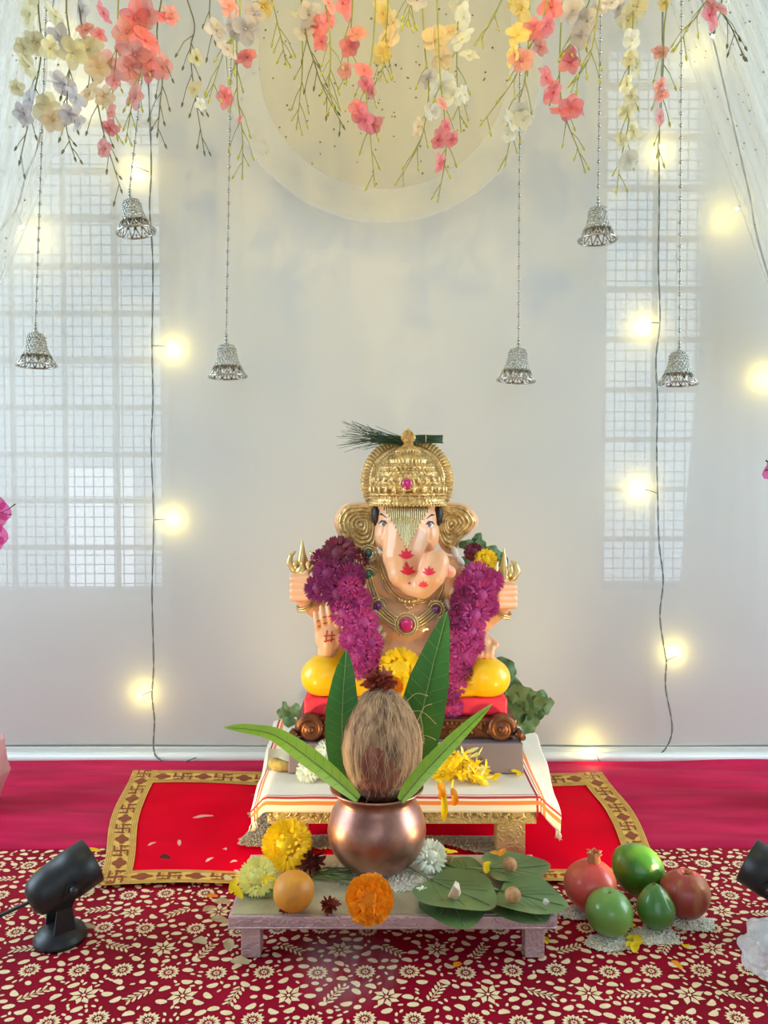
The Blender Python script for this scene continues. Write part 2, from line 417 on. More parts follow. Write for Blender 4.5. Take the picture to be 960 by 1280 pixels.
def occupy(x, y, r): placed.setdefault((int(x//CS), int(y//CS)), []).append((x, y, r))
def medallion(x, y):
    n = 14; a0 = rnd(0, 6)
    for k in range(n): petal2(x, y, a0+2*pi*k/n, .0046, .0116, .0021)
    for k in range(8): petal2(x, y, a0+2*pi*k/8, .0008, .0038, .0010)
def star(x, y):
    a0 = rnd(0, 6)
    for k in range(8): petal2(x, y, a0+2*pi*k/8, .003, rnd(.013, .0165), .0034, .002)
    oval(x, y, 0, .002, .002)
def sprig(x, y):
    a = rnd(0, 6); ca, sa = cos(a), sin(a)
    for k in range(5):
        t = -.012+.006*k
        for s in (-1, 1): oval(x+t*ca, y+t*sa, a+s*.9, .0001, .0001) if 0 else oval(x+t*ca-s*.0035*sa, y+t*sa+s*.0035*ca, a+s*.7, .0042, .0015, 6)
    oval(x, y, a, .015, .0005, 6)
def bean(x, y): oval(x, y, rnd(-.8, .8), .0062, .0036, 9, rnd(-.0016, .0016)*1.5)
def dot(x, y): oval(x, y, rnd(-.8, .8), rnd(.0038, .0048), rnd(.0028, .0034), 8)
for i in range(42):
    for j in range(20):
        x = -1.02+i*.050+(j % 2)*.025+rnd(-.005, .005); y = .33+j*.038+rnd(-.004, .004)
        if y > YE-.012: continue
        k = (i*2+j*3) % 4
        if k in (0, 2): medallion(x, y); occupy(x, y, .0118)
        elif k == 1: star(x, y); occupy(x, y, .0138)
        else: sprig(x, y); occupy(x, y, .0125)
for (fn, r, n) in ((bean, .0062, 14000), (dot, .0049, 30000), (lambda x, y: oval(x, y, rnd(0, 3), .0030, .0016, 6), .0024, 34000)):
    for _ in range(n):
        x = rnd(-1.0, 1.0); y = rnd(.32, YE-.005)
        if free(x, y, r): fn(x, y); occupy(x, y, r)
o = pr.build('gold_print', M['print'], brocade, smooth=False); o['kind'] = 'stuff'

# ------------------------------------------------------------------ red mat with woven gold border
C00 = G(117, 1119); C10 = G(838, 1108); C11 = G(757, 975); C01 = G(162, 972)
def Q(u, v, z=.0):
    p = C00*(1-u)*(1-v) + C10*u*(1-v) + C11*u*v + C01*(1-u)*v
    wv = .004*noise.noise(V((u*3, v*4, 9)))*(1 if .05 < u < .95 else .6)
    p = p + V((.006*sin(v*7+1)*(1-2*u), .004*sin(u*13), 0))
    return V((p.x, p.y, .0105 + max(0, wv) + .0012*sin(u*40*.3+v*9) + z))
mat_root = thing('prayer_mat', Q(.5, .5), 'bright red satin mat with gold ribbon border on the floor beneath the tables', 'mat')
BW, BH, BT = .052, .085, .15
MB().grid([[Q(BW*.6+(1-1.2*BW)*i/60, BH*.6+(1-.6*BH-.6*BT)*j/30) for i in range(61)] for j in range(31)]).build('mat_cloth', M['redmat'], mat_root)
def ribbon(u0, u1, v0, v1, along, motifs, flip=False):
    z = .0012 if along == 'u' else .0018
    nu, nv = (90, 6) if along == 'u' else (6, 60)
    MB().grid([[Q(u0+(u1-u0)*i/nu, v0+(v1-v0)*j/nv, z) for i in range(nu+1)] for j in range(nv+1)]).build('border_ribbon', M['ribbon'], mat_root)
    ln = MB()
    def R(s, t): return Q(u0+(u1-u0)*s, v0+(v1-v0)*t, z+.0006) if along == 'u' else Q(u0+(u1-u0)*t, v0+(v1-v0)*s, z+.0006)
    for t in (.06, .13, .2, .8, .87, .94): ln.grid([[R(i/100, t-.012) for i in range(101)], [R(i/100, t+.012) for i in range(101)]])
    o = ln.build('border_lines', M['ribbonline'], mat_root); o['kind'] = 'stuff'
    sw = MB()
    def quad(cs, ct, ds, dt, x0, x1, y0, y1):
        sw.add([R(cs+a*ds, ct+b*dt) for (a, b) in ((x0, y0), (x1, y0), (x1, y1), (x0, y1))], [(0, 1, 2, 3)])
    n = motifs
    for k in range(n):
        cs = (k+.5)/n; ds = .44/n; dt = .27
        if k % 2 == 0:       # right-facing swastika with dots
            def st(x0, x1, y0, y1):
                if along == 'u': quad(cs, .5, ds, dt, x0, x1, y0, y1)
                else: sw.add([R(cs+b*ds, .5+a*dt) for (a, b) in ((x0, y0), (x1, y0), (x1, y1), (x0, y1))], [(0, 1, 2, 3)])
            h = .13
            st(-h, h, -1, 1); st(-1, 1, -h, h)
            st(h, 1, 1-2*h, 1); st(-1, -h, -1, -1+2*h); st(1-2*h, 1, -1, -h); st(-1, -1+2*h, h, 1)
            for (dx, dy) in ((.5, .5), (-.5, .5), (.5, -.5), (-.5, -.5)): st(dx-.09, dx+.09, dy-.09, dy+.09)
        else:                # lotus-pot motif: lens with side petals
            for m_, (l, wd) in enumerate(((1, .5), (.55, .95))):
                sw.add([R(cs+ds*l*cos(2*pi*q/10), .5+dt*wd*sin(2*pi*q/10)) for q in range(10)], [tuple(range(10))])
            for sg in (-1, 1):
                sw.add([R(cs+sg*ds*1.35+ds*.22*cos(2*pi*q/6), .5+dt*.3*sin(2*pi*q/6)) for q in range(6)], [tuple(range(6))])
    o = sw.build('woven_emblems', M['ribbonprint'], mat_root, smooth=False); o['kind'] = 'stuff'
ribbon(0, 1, 1-BT, 1, 'u', 23); ribbon(0, 1, 0, BH, 'u', 21)
ribbon(0, BW, 0, 1, 'v', 11); ribbon(1-BW, 1, 0, 1, 'v', 11)

# ------------------------------------------------------------------ tables
def lowtable(name, x0, x1, y0, y1, zt, apron, legw, legd, mt, ma, zf, label, thk=None):
    root = thing(name, V(((x0+x1)/2, (y0+y1)/2, zf)), label, 'table')
    MB().box(x0, x1, y0, y1, zt-thk, zt).build('table_top', mt, root, bevel=.0015, smooth=False)
    if apron:
        for (a, b, c, d) in ((x0+.003, x1-.003, y0+.003, y0+.018), (x0+.003, x1-.003, y1-.018, y1-.003), (x0+.003, x0+.018, y0+.018, y1-.018), (x1-.018, x1-.003, y0+.018, y1-.018)):
            MB().box(a, b, c, d, zt-thk-apron, zt-thk).build('apron', ma, root, bevel=.001, smooth=False)
    zl = zt-thk-apron
    for (a, c) in ((x0+.006+legw*.3, y0+.006), (x1-.006-legw*1.3, y0+.006), (x0+.006+legw*.3, y1-.006-legd), (x1-.006-legw*1.3, y1-.006-legd)):
        MB().box(a, a+legw, c, c+legd, zf, zl).build('leg', ma, root, bevel=.0012, smooth=False)
    return root
ZT = .055
pa = G(285, 1146, ZT); pb = G(697, 1146, ZT); pc = G(302, 1068, ZT)
TX0, TX1, TY0, TY1 = pa.x, pb.x, pa.y, pc.y
ft = lowtable('low_offering_table', TX0, TX1, TY0, TY1, ZT, 0, .021, .02, M['silverpink'], M['silverpink'], .0068, 'small low silver offering table in front holding the copper pot', .014)
o = MB().box(TX0+.004, TX1-.004, TY0+.004, TY1-.004, ZT, ZT+.0008).build('top_foil', M['tabletop'], ft, smooth=False)
# raised scroll beading along the front edges
def scrolls(x0, x1, y, z0, z1, r, step, mt, root, seed):
    random.seed(seed); s_ = MB(); x = x0+step/2; h = (z1-z0)
    while x < x1-step/3:
        cz = (z0+z1)/2 + rnd(-.1, .1)*h; a0 = rnd(0, 6); sg = random.choice((-1, 1)); R0 = min(h*.42, step*.55)
        pts = [(x+R0*(1-t/9)*cos(a0+sg*t*.75), y, cz+R0*(1-t/9)*sin(a0+sg*t*.75)) for t in range(8)]
        s_.tube(pts, r, 5)
        x += step*rnd(.8, 1.1)
    o = s_.build('embossed_scrolls', mt, root); o['kind'] = 'stuff'
scrolls(TX0, TX1, TY0-.0002, ZT-.013, ZT-.002, .0006, .009, M['silverpink'], ft, 3)
MB().tube([(TX0, TY0, ZT-.0118), (TX1, TY0, ZT-.0118)], .0009, 6).build('edge_bead', M['silverpink'], ft)

ZS = .093; SF = 1.02
sx0 = at(331, 1003, SF).x; sx1 = at(674, 1003, SF).x
st = lowtable('idol_stool', sx0, sx1, SF, 1.385, ZS, .022, .038, .03, M['goldleaf'], M['goldleaf'], .0125, 'taller square gold and silver embossed stool under the idol', .014)
scrolls(sx0+.004, sx1-.004, SF+.0005, ZS-.036, ZS-.005, .0009, .02, M['goldleaf'], st, 5)
scrolls(sx1-.046, sx1-.02, SF+.006, .018, ZS-.04, .0008, .012, M['goldleaf'], st, 6)

# striped cotton cloth over the stool
us = []; 
def seq(a, b, n): return [a+(b-a)*k/n for k in range(n)]
cw0, cw1 = -.205, .262      # cloth left / right rim (x) on average
xs = []; xm = []
def addband(lst, ms, a, b, n, m_):
    for k in range(n): lst.append(a+(b-a)*k/n); ms.append(m_)
# u: signed arc from stool left edge; material per column
L0, L1 = sx0-.036, sx1+.050
addband(xs, xm, L0, L0+.008, 2, 0); addband(xs, xm, L0+.008, L0+.0115, 1, 1); addband(xs, xm, L0+.0115, L0+.014, 1, 0); addband(xs, xm, L0+.014, L0+.020, 2, 2)
addband(xs, xm, L0+.020, L1-.055, 60, 0)
addband(xs, xm, L1-.055, L1-.052, 1, 1); addband(xs, xm, L1-.052, L1-.0495, 1, 0); addband(xs, xm, L1-.0495, L1-.047, 1, 1); addband(xs, xm, L1-.047, L1-.044, 1, 0); addband(xs, xm, L1-.044, L1-.037, 2, 2)
addband(xs, xm, L1-.037, L1, 10, 0); xs.append(L1)
ys = []; ym = []
K0 = SF-.022
addband(ys, ym, K0, K0+.010, 3, 0); addband(ys, ym, K0+.010, K0+.0155, 2, 2); addband(ys, ym, K0+.0155, K0+.018, 1, 0); addband(ys, ym, K0+.018, K0+.021, 1, 1); addband(ys, ym, K0+.021, K0+.0235, 1, 0); addband(ys, ym, K0+.0235, K0+.0255, 1, 1)
addband(ys, ym, K0+.0255, 1.40, 40, 0); ys.append(1.40)
def clothpt(x, y):
    X, Y, Z = x, y, ZS+.0022
    if y < SF-.002:
        d = SF-.002-y; Y = SF-.003-d*.15; Z -= d*.92
    dr = x-sx1; dl = sx0-x
    if dr > 0:
        X = sx1+dr*(.58+1.9*(y-SF)); Z -= dr*(.42+.12*sin(y*14))
    if dl > 0:
        X = sx0-dl*(.5+1.7*(y-SF)); Z -= dl*(.5+.12*sin(y*17+1))
    Z += .0012*noise.noise(V((x*22, y*22, 2)))
    if (dr > 0 or dl > 0): Z += .004*sin(y*45+x*20)*min(1, max(dr, dl)*30)
    return V((X, Y, Z))
mb = MB(); nx = len(xs)
mb.v = [clothpt(x, y) for y in ys for x in xs]
for j in range(len(ys)-1):
    for i in range(nx-1):
        mb.f.append((j*nx+i, j*nx+i+1, (j+1)*nx+i+1, (j+1)*nx+i)); mb.m.append(ym[j] or xm[i])
tw = mb.build('striped_cloth', [M['towel'], M['towelm'], M['towelo']], loc=V((0, 1.2, ZS)))
tag(tw, 'ivory cotton cloth with red and orange stripes draped over the idol stool', 'cloth')
md = tw.modifiers.new('s', 'SOLIDIFY'); md.thickness = .0012; md.offset = 1
fr = MB()
for k in range(26):
    e = clothpt(xs[-1]-.001*k, K0) if k < 12 else clothpt(xs[0]+.001*(k-12), K0)
    fr.tube([e, e+V((rnd(-.003, .003), -.002, -.004)), e+V((rnd(-.004, .004), -.002, -.010))], .0006, 4)
o = fr.build('fringe', M['towel'], tw); o['kind'] = 'stuff'

# ------------------------------------------------------------------ generic flower, leaf makers
def petal_strip(mb, base, d, side, up, L, w, bend, n=3, shape=None):
    rows = []
    for i in range(n+1):
        t = i/n; ww = w*(shape(t) if shape else (sin(pi*min(.93, .18+.75*t)))) 
        c = base + d*(L*t) + up*(bend*L*t*t)
        rows.append([c-side*ww, c+up*(-.25*ww), c+side*ww] if n > 2 else [c-side*ww, c+side*ww])
    mb.grid(rows)
_fm = {}
def pompom(key, mt, R=1.0, n=130, plen=.55, pw=.085, flat=.8, maxa=125, bend=-.15, jit=.12, core=.5, seed=1):
    """flower head of radius R, facing +Z"""
    if key in _fm: return _fm[key]
    random.seed(seed); mb = MB(); mb.ell((0, 0, 0), (core*R*.9, core*R*.9, core*R*flat*.8), 10, 6)
    for k in range(n):
        t = (k+.5)/n; ph = radians(maxa)*sqrt(t); a = k*2.39996
        d = V((sin(ph)*cos(a), sin(ph)*sin(a), cos(ph)*flat)); d += V((rnd(-jit, jit), rnd(-jit, jit), rnd(-jit, jit))); d.normalize()
        side = d.cross(V((0, 0, 1)))
        side = side.normalized() if side.length > .05 else V((1, 0, 0))
        up = side.cross(d).normalized()
        L = plen*R*(.6+.5*t)*rnd(.85, 1.1)
        petal_strip(mb, d*(R-L)*.98, d, side, up, L, pw*R*rnd(.8, 1.2), bend*rnd(.2, 1.6), 3)
    me = mb.mesh(key, mt); _fm[key] = me; return me
def ruffle(key, mt, seed=2, n=190):
    """marigold head: wide crinkled petals"""
    if key in _fm: return _fm[key]
    random.seed(seed); mb = MB(); mb.ell((0, 0, -.05), (.6, .6, .45), 10, 6)
    for k in range(n):
        t = (k+.5)/n; ph = radians(112)*sqrt(t); a = k*2.39996
        d = V((sin(ph)*cos(a), sin(ph)*sin(a), cos(ph)*.72)); d += V((rnd(-.1, .1), rnd(-.1, .1), rnd(-.1, .1))); d.normalize()
        tw_ = rnd(-.9, .9); side = d.cross(V((0, 0, 1))); side = side.normalized() if side.length > .05 else V((1, 0, 0)); up = side.cross(d).normalized()
        s2 = side*cos(tw_)+up*sin(tw_); u2 = up*cos(tw_)-side*sin(tw_)
        L = .42; kk = rnd(.84, 1.0); rows = []
        for i in range(3):
            tt = i/2; ww = .05+.13*tt; c = d*(1-L+L*tt)*kk
            rows.append([c+s2*ww*q + u2*(.05*tt*sin(q*7+k)) for q in (-1, -.5, 0, .5, 1)])
        mb.grid(rows)
    me = mb.mesh(key, mt); _fm[key] = me; return me
def facing(d, roll=0): return (V(d).to_track_quat('Z', 'Y') @ Euler((0, 0, roll)).to_quaternion()).to_euler()

def leafmesh(mb, pts, widths, nrm, fold=.15, wave=0, nseg=7):
    """blade along pts with half-widths; nrm the face normal"""
    P = cr(pts, 5); n = len(P); rows = []
    for i, p in enumerate(P):
        t = (P[min(i+1, n-1)]-P[max(i-1, 0)]).normalized(); s = t.cross(V(nrm)).normalized(); u = s.cross(t).normalized()
        f = i/(n-1)*(len(widths)-1); k = min(int(f), len(widths)-2); wd = widths[k]*(1-(f-k))+widths[k+1]*(f-k)
        rows.append([p + s*wd*q + u*(abs(q)*fold*wd + wave*wd*sin(i*.9+q*2)*abs(q)) for q in [-1+2*j/(nseg-1) for j in range(nseg)]])
    mb.grid(rows); return P

# ------------------------------------------------------------------ idol
YI = 1.225
def I(px, py, dy=0): return at(px, py, YI+dy)
def R_(px, dy=0): return S(px, YI+dy)
idol = thing('elephant_god_idol', V((I(505, 900).x, YI, ZS+.004)), 'painted seated elephant-headed god idol with gold crown on the stool', 'idol')

# plinth
pz0, pz1 = ZS+.0045, ZS+.0475
f0 = G(360, 930, pz1); f1 = G(655, 930, pz1)
PY0, PY1 = f0.y, f0.y+.185
MB().add([(f0.x, PY0, pz0), (f1.x, PY0, pz0), (f1.x-.002, PY1, pz0), (f0.x+.002, PY1, pz0),
          (f0.x+.001, PY0+.002, pz1), (f1.x-.001, PY0+.002, pz1), (f1.x-.004, PY1, pz1), (f0.x+.004, PY1, pz1)],
         [(0,3,2,1),(4,5,6,7),(0,1,5,4),(1,2,6,5),(2,3,7,6),(3,0,4,7)]).build('plinth', M['plinth'], idol, bevel=.0015, smooth=False)
# bronze throne seat with scroll ends
bz0, bz1 = pz1, pz1+.030
tb = MB(); bx0 = I(383, 900).x; bx1 = I(628, 900).x; by0 = PY0+.022
tb.box(bx0, bx1, by0, PY1-.01, bz0, bz1-.006); tb.box(bx0-.004, bx1+.004, by0-.003, PY1-.008, bz1-.008, bz1)
throne = tb.build('throne_seat', M['bronze'], idol, bevel=.0015, smooth=False)
th = MB()
for k in range(46):
    x = bx0+(bx1-bx0)*k/45; th.ell((x, by0-.004, bz1-.006), (.002, .002, .0035), 6, 4)
    if k % 2 == 0: th.ell((x, by0-.001, bz0+.010+.004*(k % 4)), (.005, .003, .006), 8, 5)
o = th.build('carved_beading', M['bronze'], throne); o['kind'] = 'stuff'
for sx in (-1, 1):
    c = I(392, 912, -.07) if sx < 0 else I(621, 912, -.07); c.z = bz0+.018; c.y = by0-.008
    s_ = MB(); pts = []
    for k in range(46):
        a = k/45*4.2*pi; r = .018*(1-k/45*.88); pts.append(V((c.x+sx*r*cos(a), c.y-.004*k/45, c.z+r*sin(a))))
    s_.tube(pts, [.0062*(1-k/45*.45) for k in range(46)], 10)
    s_.ell(c, (.016, .008, .016), 18, 10); s_.ell(c+V((0, -.008, 0)), (.005, .004, .005), 10, 6)
    s_.tube([c+V((sx*.022, 0, -.004)), c+V((sx*.030, .0, -.012)), c+V((sx*.034, .01, -.017))], [.007, .006, .0045], 8)
    s_.cap(c+V((0, .01, .004)), c+V((0, .12, .004)), .0145, .013, 14)
    s_.build('scroll_arm', M['bronze'], throne)
# cushion
cz0, cz1 = bz1, bz1+.026
cu = MB(); cu.box(I(384, 880, -.04).x, I(628, 880, -.04).x, PY0+.036, PY1-.03, cz0, cz1); cu.build('cushion', M['cushion'], idol, bevel=.004, seg=3)

# continuous painted body: head, trunk, torso, four arms, hands
B = MB()
def E(px, py, dy, rx, ry=None, rd=None, rot=None):
    ry = ry or rx; rd = rd or rx
    B.ell(I(px, py, dy), (R_(rx), R_(rd), R_(ry)), 20, 14, rot)
def K(a, b, ra, rb): B.cap(I(*a), I(*b), R_(ra), R_(rb), 14)
# torso
E(507, 815, .005, 64, 46, 50); E(507, 775, .0, 58, 42, 44); E(506, 735, .0, 62, 34, 34); E(505, 712, .01, 50, 26, 28)
tors = MB(); tors.v = list(B.v); tors.f = list(B.f)
# head
E(509, 650, -.01, 37, 38, 38); E(508, 628, -.005, 38, 26, 36); E(482, 668, -.02, 14, 22, 20); E(534, 668, -.02, 15, 22, 20)
K((508, 665, -.03), (502, 695, -.045), 30, 24); K((502, 695, -.045), (503, 716, -.054), 24, 18.5); K((503, 716, -.054), (513, 730, -.060), 18, 13)
K((513, 731, -.060), (528, 735, -.070), 13, 13.5); K((528, 735, -.070), (540, 718, -.082), 13.5, 16.5); K((540, 718, -.082), (546, 703, -.08), 16.5, 15)
K((545, 709, -.082), (556, 712, -.075), 12, 9); K((556, 712, -.075), (562, 715, -.07), 8.5, 8)
K((508, 700, .0), (507, 725, .0), 30, 34)
# viewer-left upper arm and fist
K((452, 715, .01), (408, 768, .01), 21, 16); K((408, 768, .01), (384, 755, -.005), 14, 10); K((384, 755, -.005), (377, 742, -.01), 10, 12)
E(376, 736, -.01, 13, 17, 11)
for k in range(4): K((366, 724+8*k, -.02), (386, 723+8*k, -.03), 4.6, 4.4)
K((368, 720, -.012), (384, 716, -.022), 4.6, 4)
# viewer-right upper arm and fist
K((560, 715, .01), (604, 775, .01), 21, 15); K((604, 775, .01), (626, 762, -.002), 14, 10); K((626, 762, -.002), (632, 750, -.01), 10, 12)
E(632, 745, -.01, 13, 16, 11)
for k in range(4): K((623, 734+7.6*k, -.03), (643, 734+7.6*k, -.018), 4.5, 4.5)
K((624, 727, -.02), (640, 729, -.014), 4.4, 4)
# blessing hand (viewer left)
K((455, 735, -.01), (432, 800, -.025), 19, 15); K((432, 800, -.025), (410, 808, -.05), 13, 11)
E(411, 796, -.062, 17, 19, 8); K((409, 815, -.055), (411, 800, -.06), 12, 12)
for (x0, y0, x1, y1, r) in ((398, 790, 394, 766, 4.0), (406, 786, 402, 759, 4.2), (414, 784, 410.5, 755, 4.2), (422, 787, 421, 763, 4.0)):
    K((x0, y0, -.062), ((x0+x1)/2, (y0+y1)/2, -.068), r, r*.95); K(((x0+x1)/2, (y0+y1)/2, -.068), (x1, y1, -.064), r*.95, r*.8)
K((421, 803, -.06), (432, 794, -.07), 6, 5); K((432, 794, -.07), (436, 785, -.068), 4.8, 4)
# resting hand (viewer right)
K((558, 735, -.01), (592, 790, -.015), 18, 13); K((592, 790, -.015), (604, 800, -.045), 12, 10); E(604, 806, -.052, 12, 11, 9)
for k, (x0, x1) in enumerate(((595, 592), (602, 600), (609, 608), (615, 616))):
    K((x0, 808, -.058), (x0-1, 817, -.068), 4.2, 4); K((x0-1, 817, -.068), (x1-1, 826-k, -.066), 4, 3.3)
K((612, 800, -.05), (620, 806, -.058), 4.8, 4.2)
me = B.mesh('idol_body', M['skin'])
tmp = bpy.data.objects.new('tmp', me); COL.objects.link(tmp)
rm = tmp.modifiers.new('r', 'REMESH'); rm.mode = 'VOXEL'; rm.voxel_size = .0017; rm.use_smooth_shade = True
sm = tmp.modifiers.new('s', 'SMOOTH'); sm.factor = .5; sm.iterations = 5
bpy.context.view_layer.update()
dg = bpy.context.evaluated_depsgraph_get(); ev = tmp.evaluated_get(dg); bodyme = bpy.data.meshes.new_from_object(ev)
bpy.data.objects.remove(tmp)
bodyme.polygons.foreach_set('use_smooth', [True]*len(bodyme.polygons))
bodyme.transform(Matrix.Translation(-wl(idol)))
body = put('body', bodyme, idol)
bb = BVHTree.FromPolygons([v.co+wl(idol) for v in bodyme.vertices], [tuple(p.vertices) for p in bodyme.polygons])
def hit(px, py, off=.001):
    d = ray(px, py).normalized(); r = bb.ray_cast(CAM, d)
    if r[0] is None: return I(px, py, -.02)
    return r[0] - d*off
bt = BVHTree.FromPolygons(tors.v, tors.f)
def thit(px, py, off=.001):
    d = ray(px, py).normalized(); r = bt.ray_cast(CAM, d)
    return r[0]-d*off if r[0] is not None else I(px, py, -.02)
def hitn(px, py):
    d = ray(px, py).normalized(); r = bb.ray_cast(CAM, d); return r[1] if r[0] is not None else V((0, -1, 0))
def decal(name, polys, mt, parent=body, off=.0007):
    mb = MB()
    for pg in polys:
        cx = sum(p[0] for p in pg)/len(pg); cy = sum(p[1] for p in pg)/len(pg); n = len(pg)
        dense = []
        for i in range(n):
            a = pg[i]; b = pg[(i+1) % n]
            for k in range(3): dense.append((a[0]+(b[0]-a[0])*k/3, a[1]+(b[1]-a[1])*k/3))
        ring0 = [hit(cx, cy, off)]; m_ = len(dense)
        rows = [[hit(cx+(p[0]-cx)*t, cy+(p[1]-cy)*t, off) for p in dense] for t in (.02, .35, .7, 1)]
        mb.grid(rows, True)
    return mb.build(name, mt, parent)
# eyes and brows
for (cx, cy, s) in ((478.5, 655, 1), (538, 656, -1)):
    decal('eye_white', [[(cx-4, cy+1), (cx-1, cy-3.6), (cx+2.6, cy-3), (cx+4, cy+1), (cx+1, cy+3.4)]], M['eyewhite'])
    decal('iris', [[(cx-2.6+s, cy), (cx+s, cy-3.6), (cx+2.8+s, cy), (cx+s, cy+3.6)]], M['brown'], off=.0011)
    decal('eyelid', [[(cx-6, cy), (cx-2, cy-5), (cx+3, cy-4.4), (cx+5.5, cy), (cx+2.6, cy-3.2), (cx-2, cy-3.8)]], M['dark'], off=.0012)
    decal('eyebrow', [[(cx-6*s, cy-11-1), (cx-2*s, cy-14), (cx+4*s, cy-9), (cx+5*s, cy-7), (cx-1*s, cy-11)]], M['dark'])
# painted lotus marks
def lotus(cx, cy, s, name='painted_lotus', pet_=5):
    pl = []
    for k in range(pet_):
        a = radians(-90 + (k-(pet_-1)/2)*38); L = s*(1 if k in (pet_//2,) else .95)
        c, d = cos(a), sin(a); pl.append([(cx, cy+s*.35), (cx+c*L*.5-d*s*.22, cy+d*L*.5+c*s*.22+s*.1), (cx+c*L, cy+d*L+s*.1), (cx+c*L*.5+d*s*.22, cy+d*L*.5-c*s*.22+s*.1)])
    for i, p in enumerate(pl): pass
    return decal(name, pl, M['redpaint'])
lotus(508, 695, 11.5); lotus(510, 715, 11.5); decal('painted_dot', [[(505.5, 706), (508, 701), (510.5, 706), (508, 711)]], M['redpaint'], off=.001)
decal('painted_dot', [[(509, 729), (512, 727), (514, 729), (512, 731)]], M['redpaint'])
lotus(536, 716, 10); lotus(529, 732, 7.5)
decal('trunk_tip', [[(560, 710), (564, 709), (568, 713), (566, 719), (561, 719)]], M['blush'], off=.0009)
# palm mark and finger lines
decal('palm_mark', [[(405, 794), (419, 793), (419, 795), (405, 796)], [(408, 788), (410, 788), (408, 803), (406, 803)], [(414, 789), (416, 789), (415, 803), (413, 803)], [(405, 801), (418, 798), (418, 800), (405, 803)]], M['kumkum'])
decal('finger_mark', [[(396, 776), (400, 775), (400, 776.5), (396, 777.5)], [(403, 771), (408, 770), (408, 771.5), (403, 772.5)], [(410, 770), (415, 770), (415, 771.5), (410, 771.5)], [(397, 783), (401, 782), (401, 783.2), (397, 784.2)], [(404, 779), (409, 778), (409, 779.4), (404, 780.4)]], M['kumkum'])
# bangles
for (x, y, dy, r) in ((383, 757, -.005, 12), (627, 766, -.002, 12)):
    b_ = MB(); c = I(x, y, dy); ax = (I(378, 742, -.01)-I(390, 765, 0)).normalized() if x < 500 else (I(632, 750, -.01)-I(620, 772, 0)).normalized()
    q = ax.to_track_quat('Z', 'Y'); pts = [c+q @ V((R_(r)*cos(t/20*2*pi), R_(r)*sin(t/20*2*pi), 0)) for t in range(21)]
    b_.tube(pts, .0023, 8, False); b_.tube([p+ax*.004 for p in pts], .0012, 6, False); b_.build('bangle', M['goldp'], idol)
# hair at the temples
for x in (471, 547):
    h_ = MB(); h_.ell(I(x, 643, .0), (R_(7), R_(16), R_(15)), 12, 8); h_.build('hair', M['dark'], idol)
# ears: skin slab and ridged gold face
def ear(outline, cen, sg):
    n = 72; P = cr([V((x, y, 0)) for (x, y) in outline]+[V((*outline[0], 0))], 8)[:-1]; m_ = len(P)
    c = V((*cen, 0))
    def dep(x): return .004 + .012*abs(x-508)/90
    sk = MB(); front = []; back = []
    for t in (0.03, .5, .85, 1.0): front.append([I(c.x+(p.x-c.x)*t, c.y+(p.y-c.y)*t, dep(p.x)+.000) for p in P])
    for t in (1.04, 1.04, .9, .03): back.append([I(c.x+(p.x-c.x)*t, c.y+(p.y-c.y)*t, dep(p.x)+(.005 if t > 1 else .012)) for p in P])
    sk.grid(front+back, True); e = sk.build('ear', M['skin'], idol)
    gd = MB(); rows = []
    NR = 44
    for i in range(NR+1):
        t = .03+.90*i/NR
        row = []
        for j, p in enumerate(P):
            rel = .0024*max(0, sin(t*2*pi*6.5))**.7 + .0012*max(0, sin(j*1.05+(i//4)*1.5))*(1 if (i//3) % 2 else 0)
            if i == NR: rel = -.001
            row.append(I(c.x+(p.x-c.x)*t, c.y+(p.y-c.y)*t, dep(c.x+(p.x-c.x)*t)-.0025-rel))
        rows.append(row)
    gd.grid(rows, True); gd.build('gold_ear_face', M['gold'], e)
ear([(470,631),(449,629),(431,632),(421,643),(419,655),(425,671),(437,683),(451,691),(468,687),(474,665),(473,645)], (452, 656), -1)
ear([(546,630),(565,629),(584,633),(597,650),(589,664),(576,675),(566,691),(552,684),(545,664),(544,646)], (563, 655), 1)
# crown
crc = I(510, 630, -.008); u = R_(1)
def crown_disp(a, z, r):
    h = (z)/u
    if r < 4*u: return 0
    if h < 6: return .0016*max(0, sin(a*60))
    if h < 9: return 0
    if h < 40:
        return .0022*abs(sin(a*14+1.4*sin(h*.5)))*abs(sin(h*.42)) + .0010*sin(a*44)*sin(h*1.1)
    return .0008*sin(a*30)
prof = [(40, -2), (46, -1), (47.5, 1), (47, 3), (45, 4), (46.5, 6), (46.5, 8), (44.5, 9.5)]
prof += [(45.5+1.6*sin(k*.7)-(k*.16)**2*.55, 10+k) for k in range(0, 31)]
prof += [(31, 42), (33, 43.5), (33, 46), (29, 47.5), (23, 49), (22, 52), (23, 54), (20, 57), (15, 60), (14, 62), (15.5, 64), (15, 67), (10, 70), (6, 73), (5, 76), (7.5, 78), (9, 82), (8, 86), (5, 89), (2.5, 92), (.3, 94)]
prof = [(r*u, z*u) for r, z in prof]
cw = MB(); cw.lathe(prof, crc, 220, crown_disp); crown = cw.build('crown', M['gold'], idol)
# beaded bands
bd = MB()
for (h, r, n, s) in ((-1, 47, 64, 1.5), (8, 47, 80, 1.2), (42, 32, 44, 1.3), (48, 28, 40, 1.2), (63, 15.5, 26, 1.1)):
    for k in range(n):
        a = 2*pi*k/n; bd.ell(crc+V((r*u*cos(a), r*u*sin(a), h*u)), s*u, 6, 4)
for k in range(26):       # upstanding leaf motifs round the dome
    a = 2*pi*k/26
    for (h, r, s) in ((18, 47, 3.6), (30, 44, 3.0)):
        aa = a+(0 if h == 18 else pi/26); bd.ell(crc+V((r*u*cos(aa), r*u*sin(aa), h*u)), (s*.55*u, s*.55*u, s*1.25*u), 8, 6)
o = bd.build('crown_beading', M['goldp'], crown); o['kind'] = 'stuff'
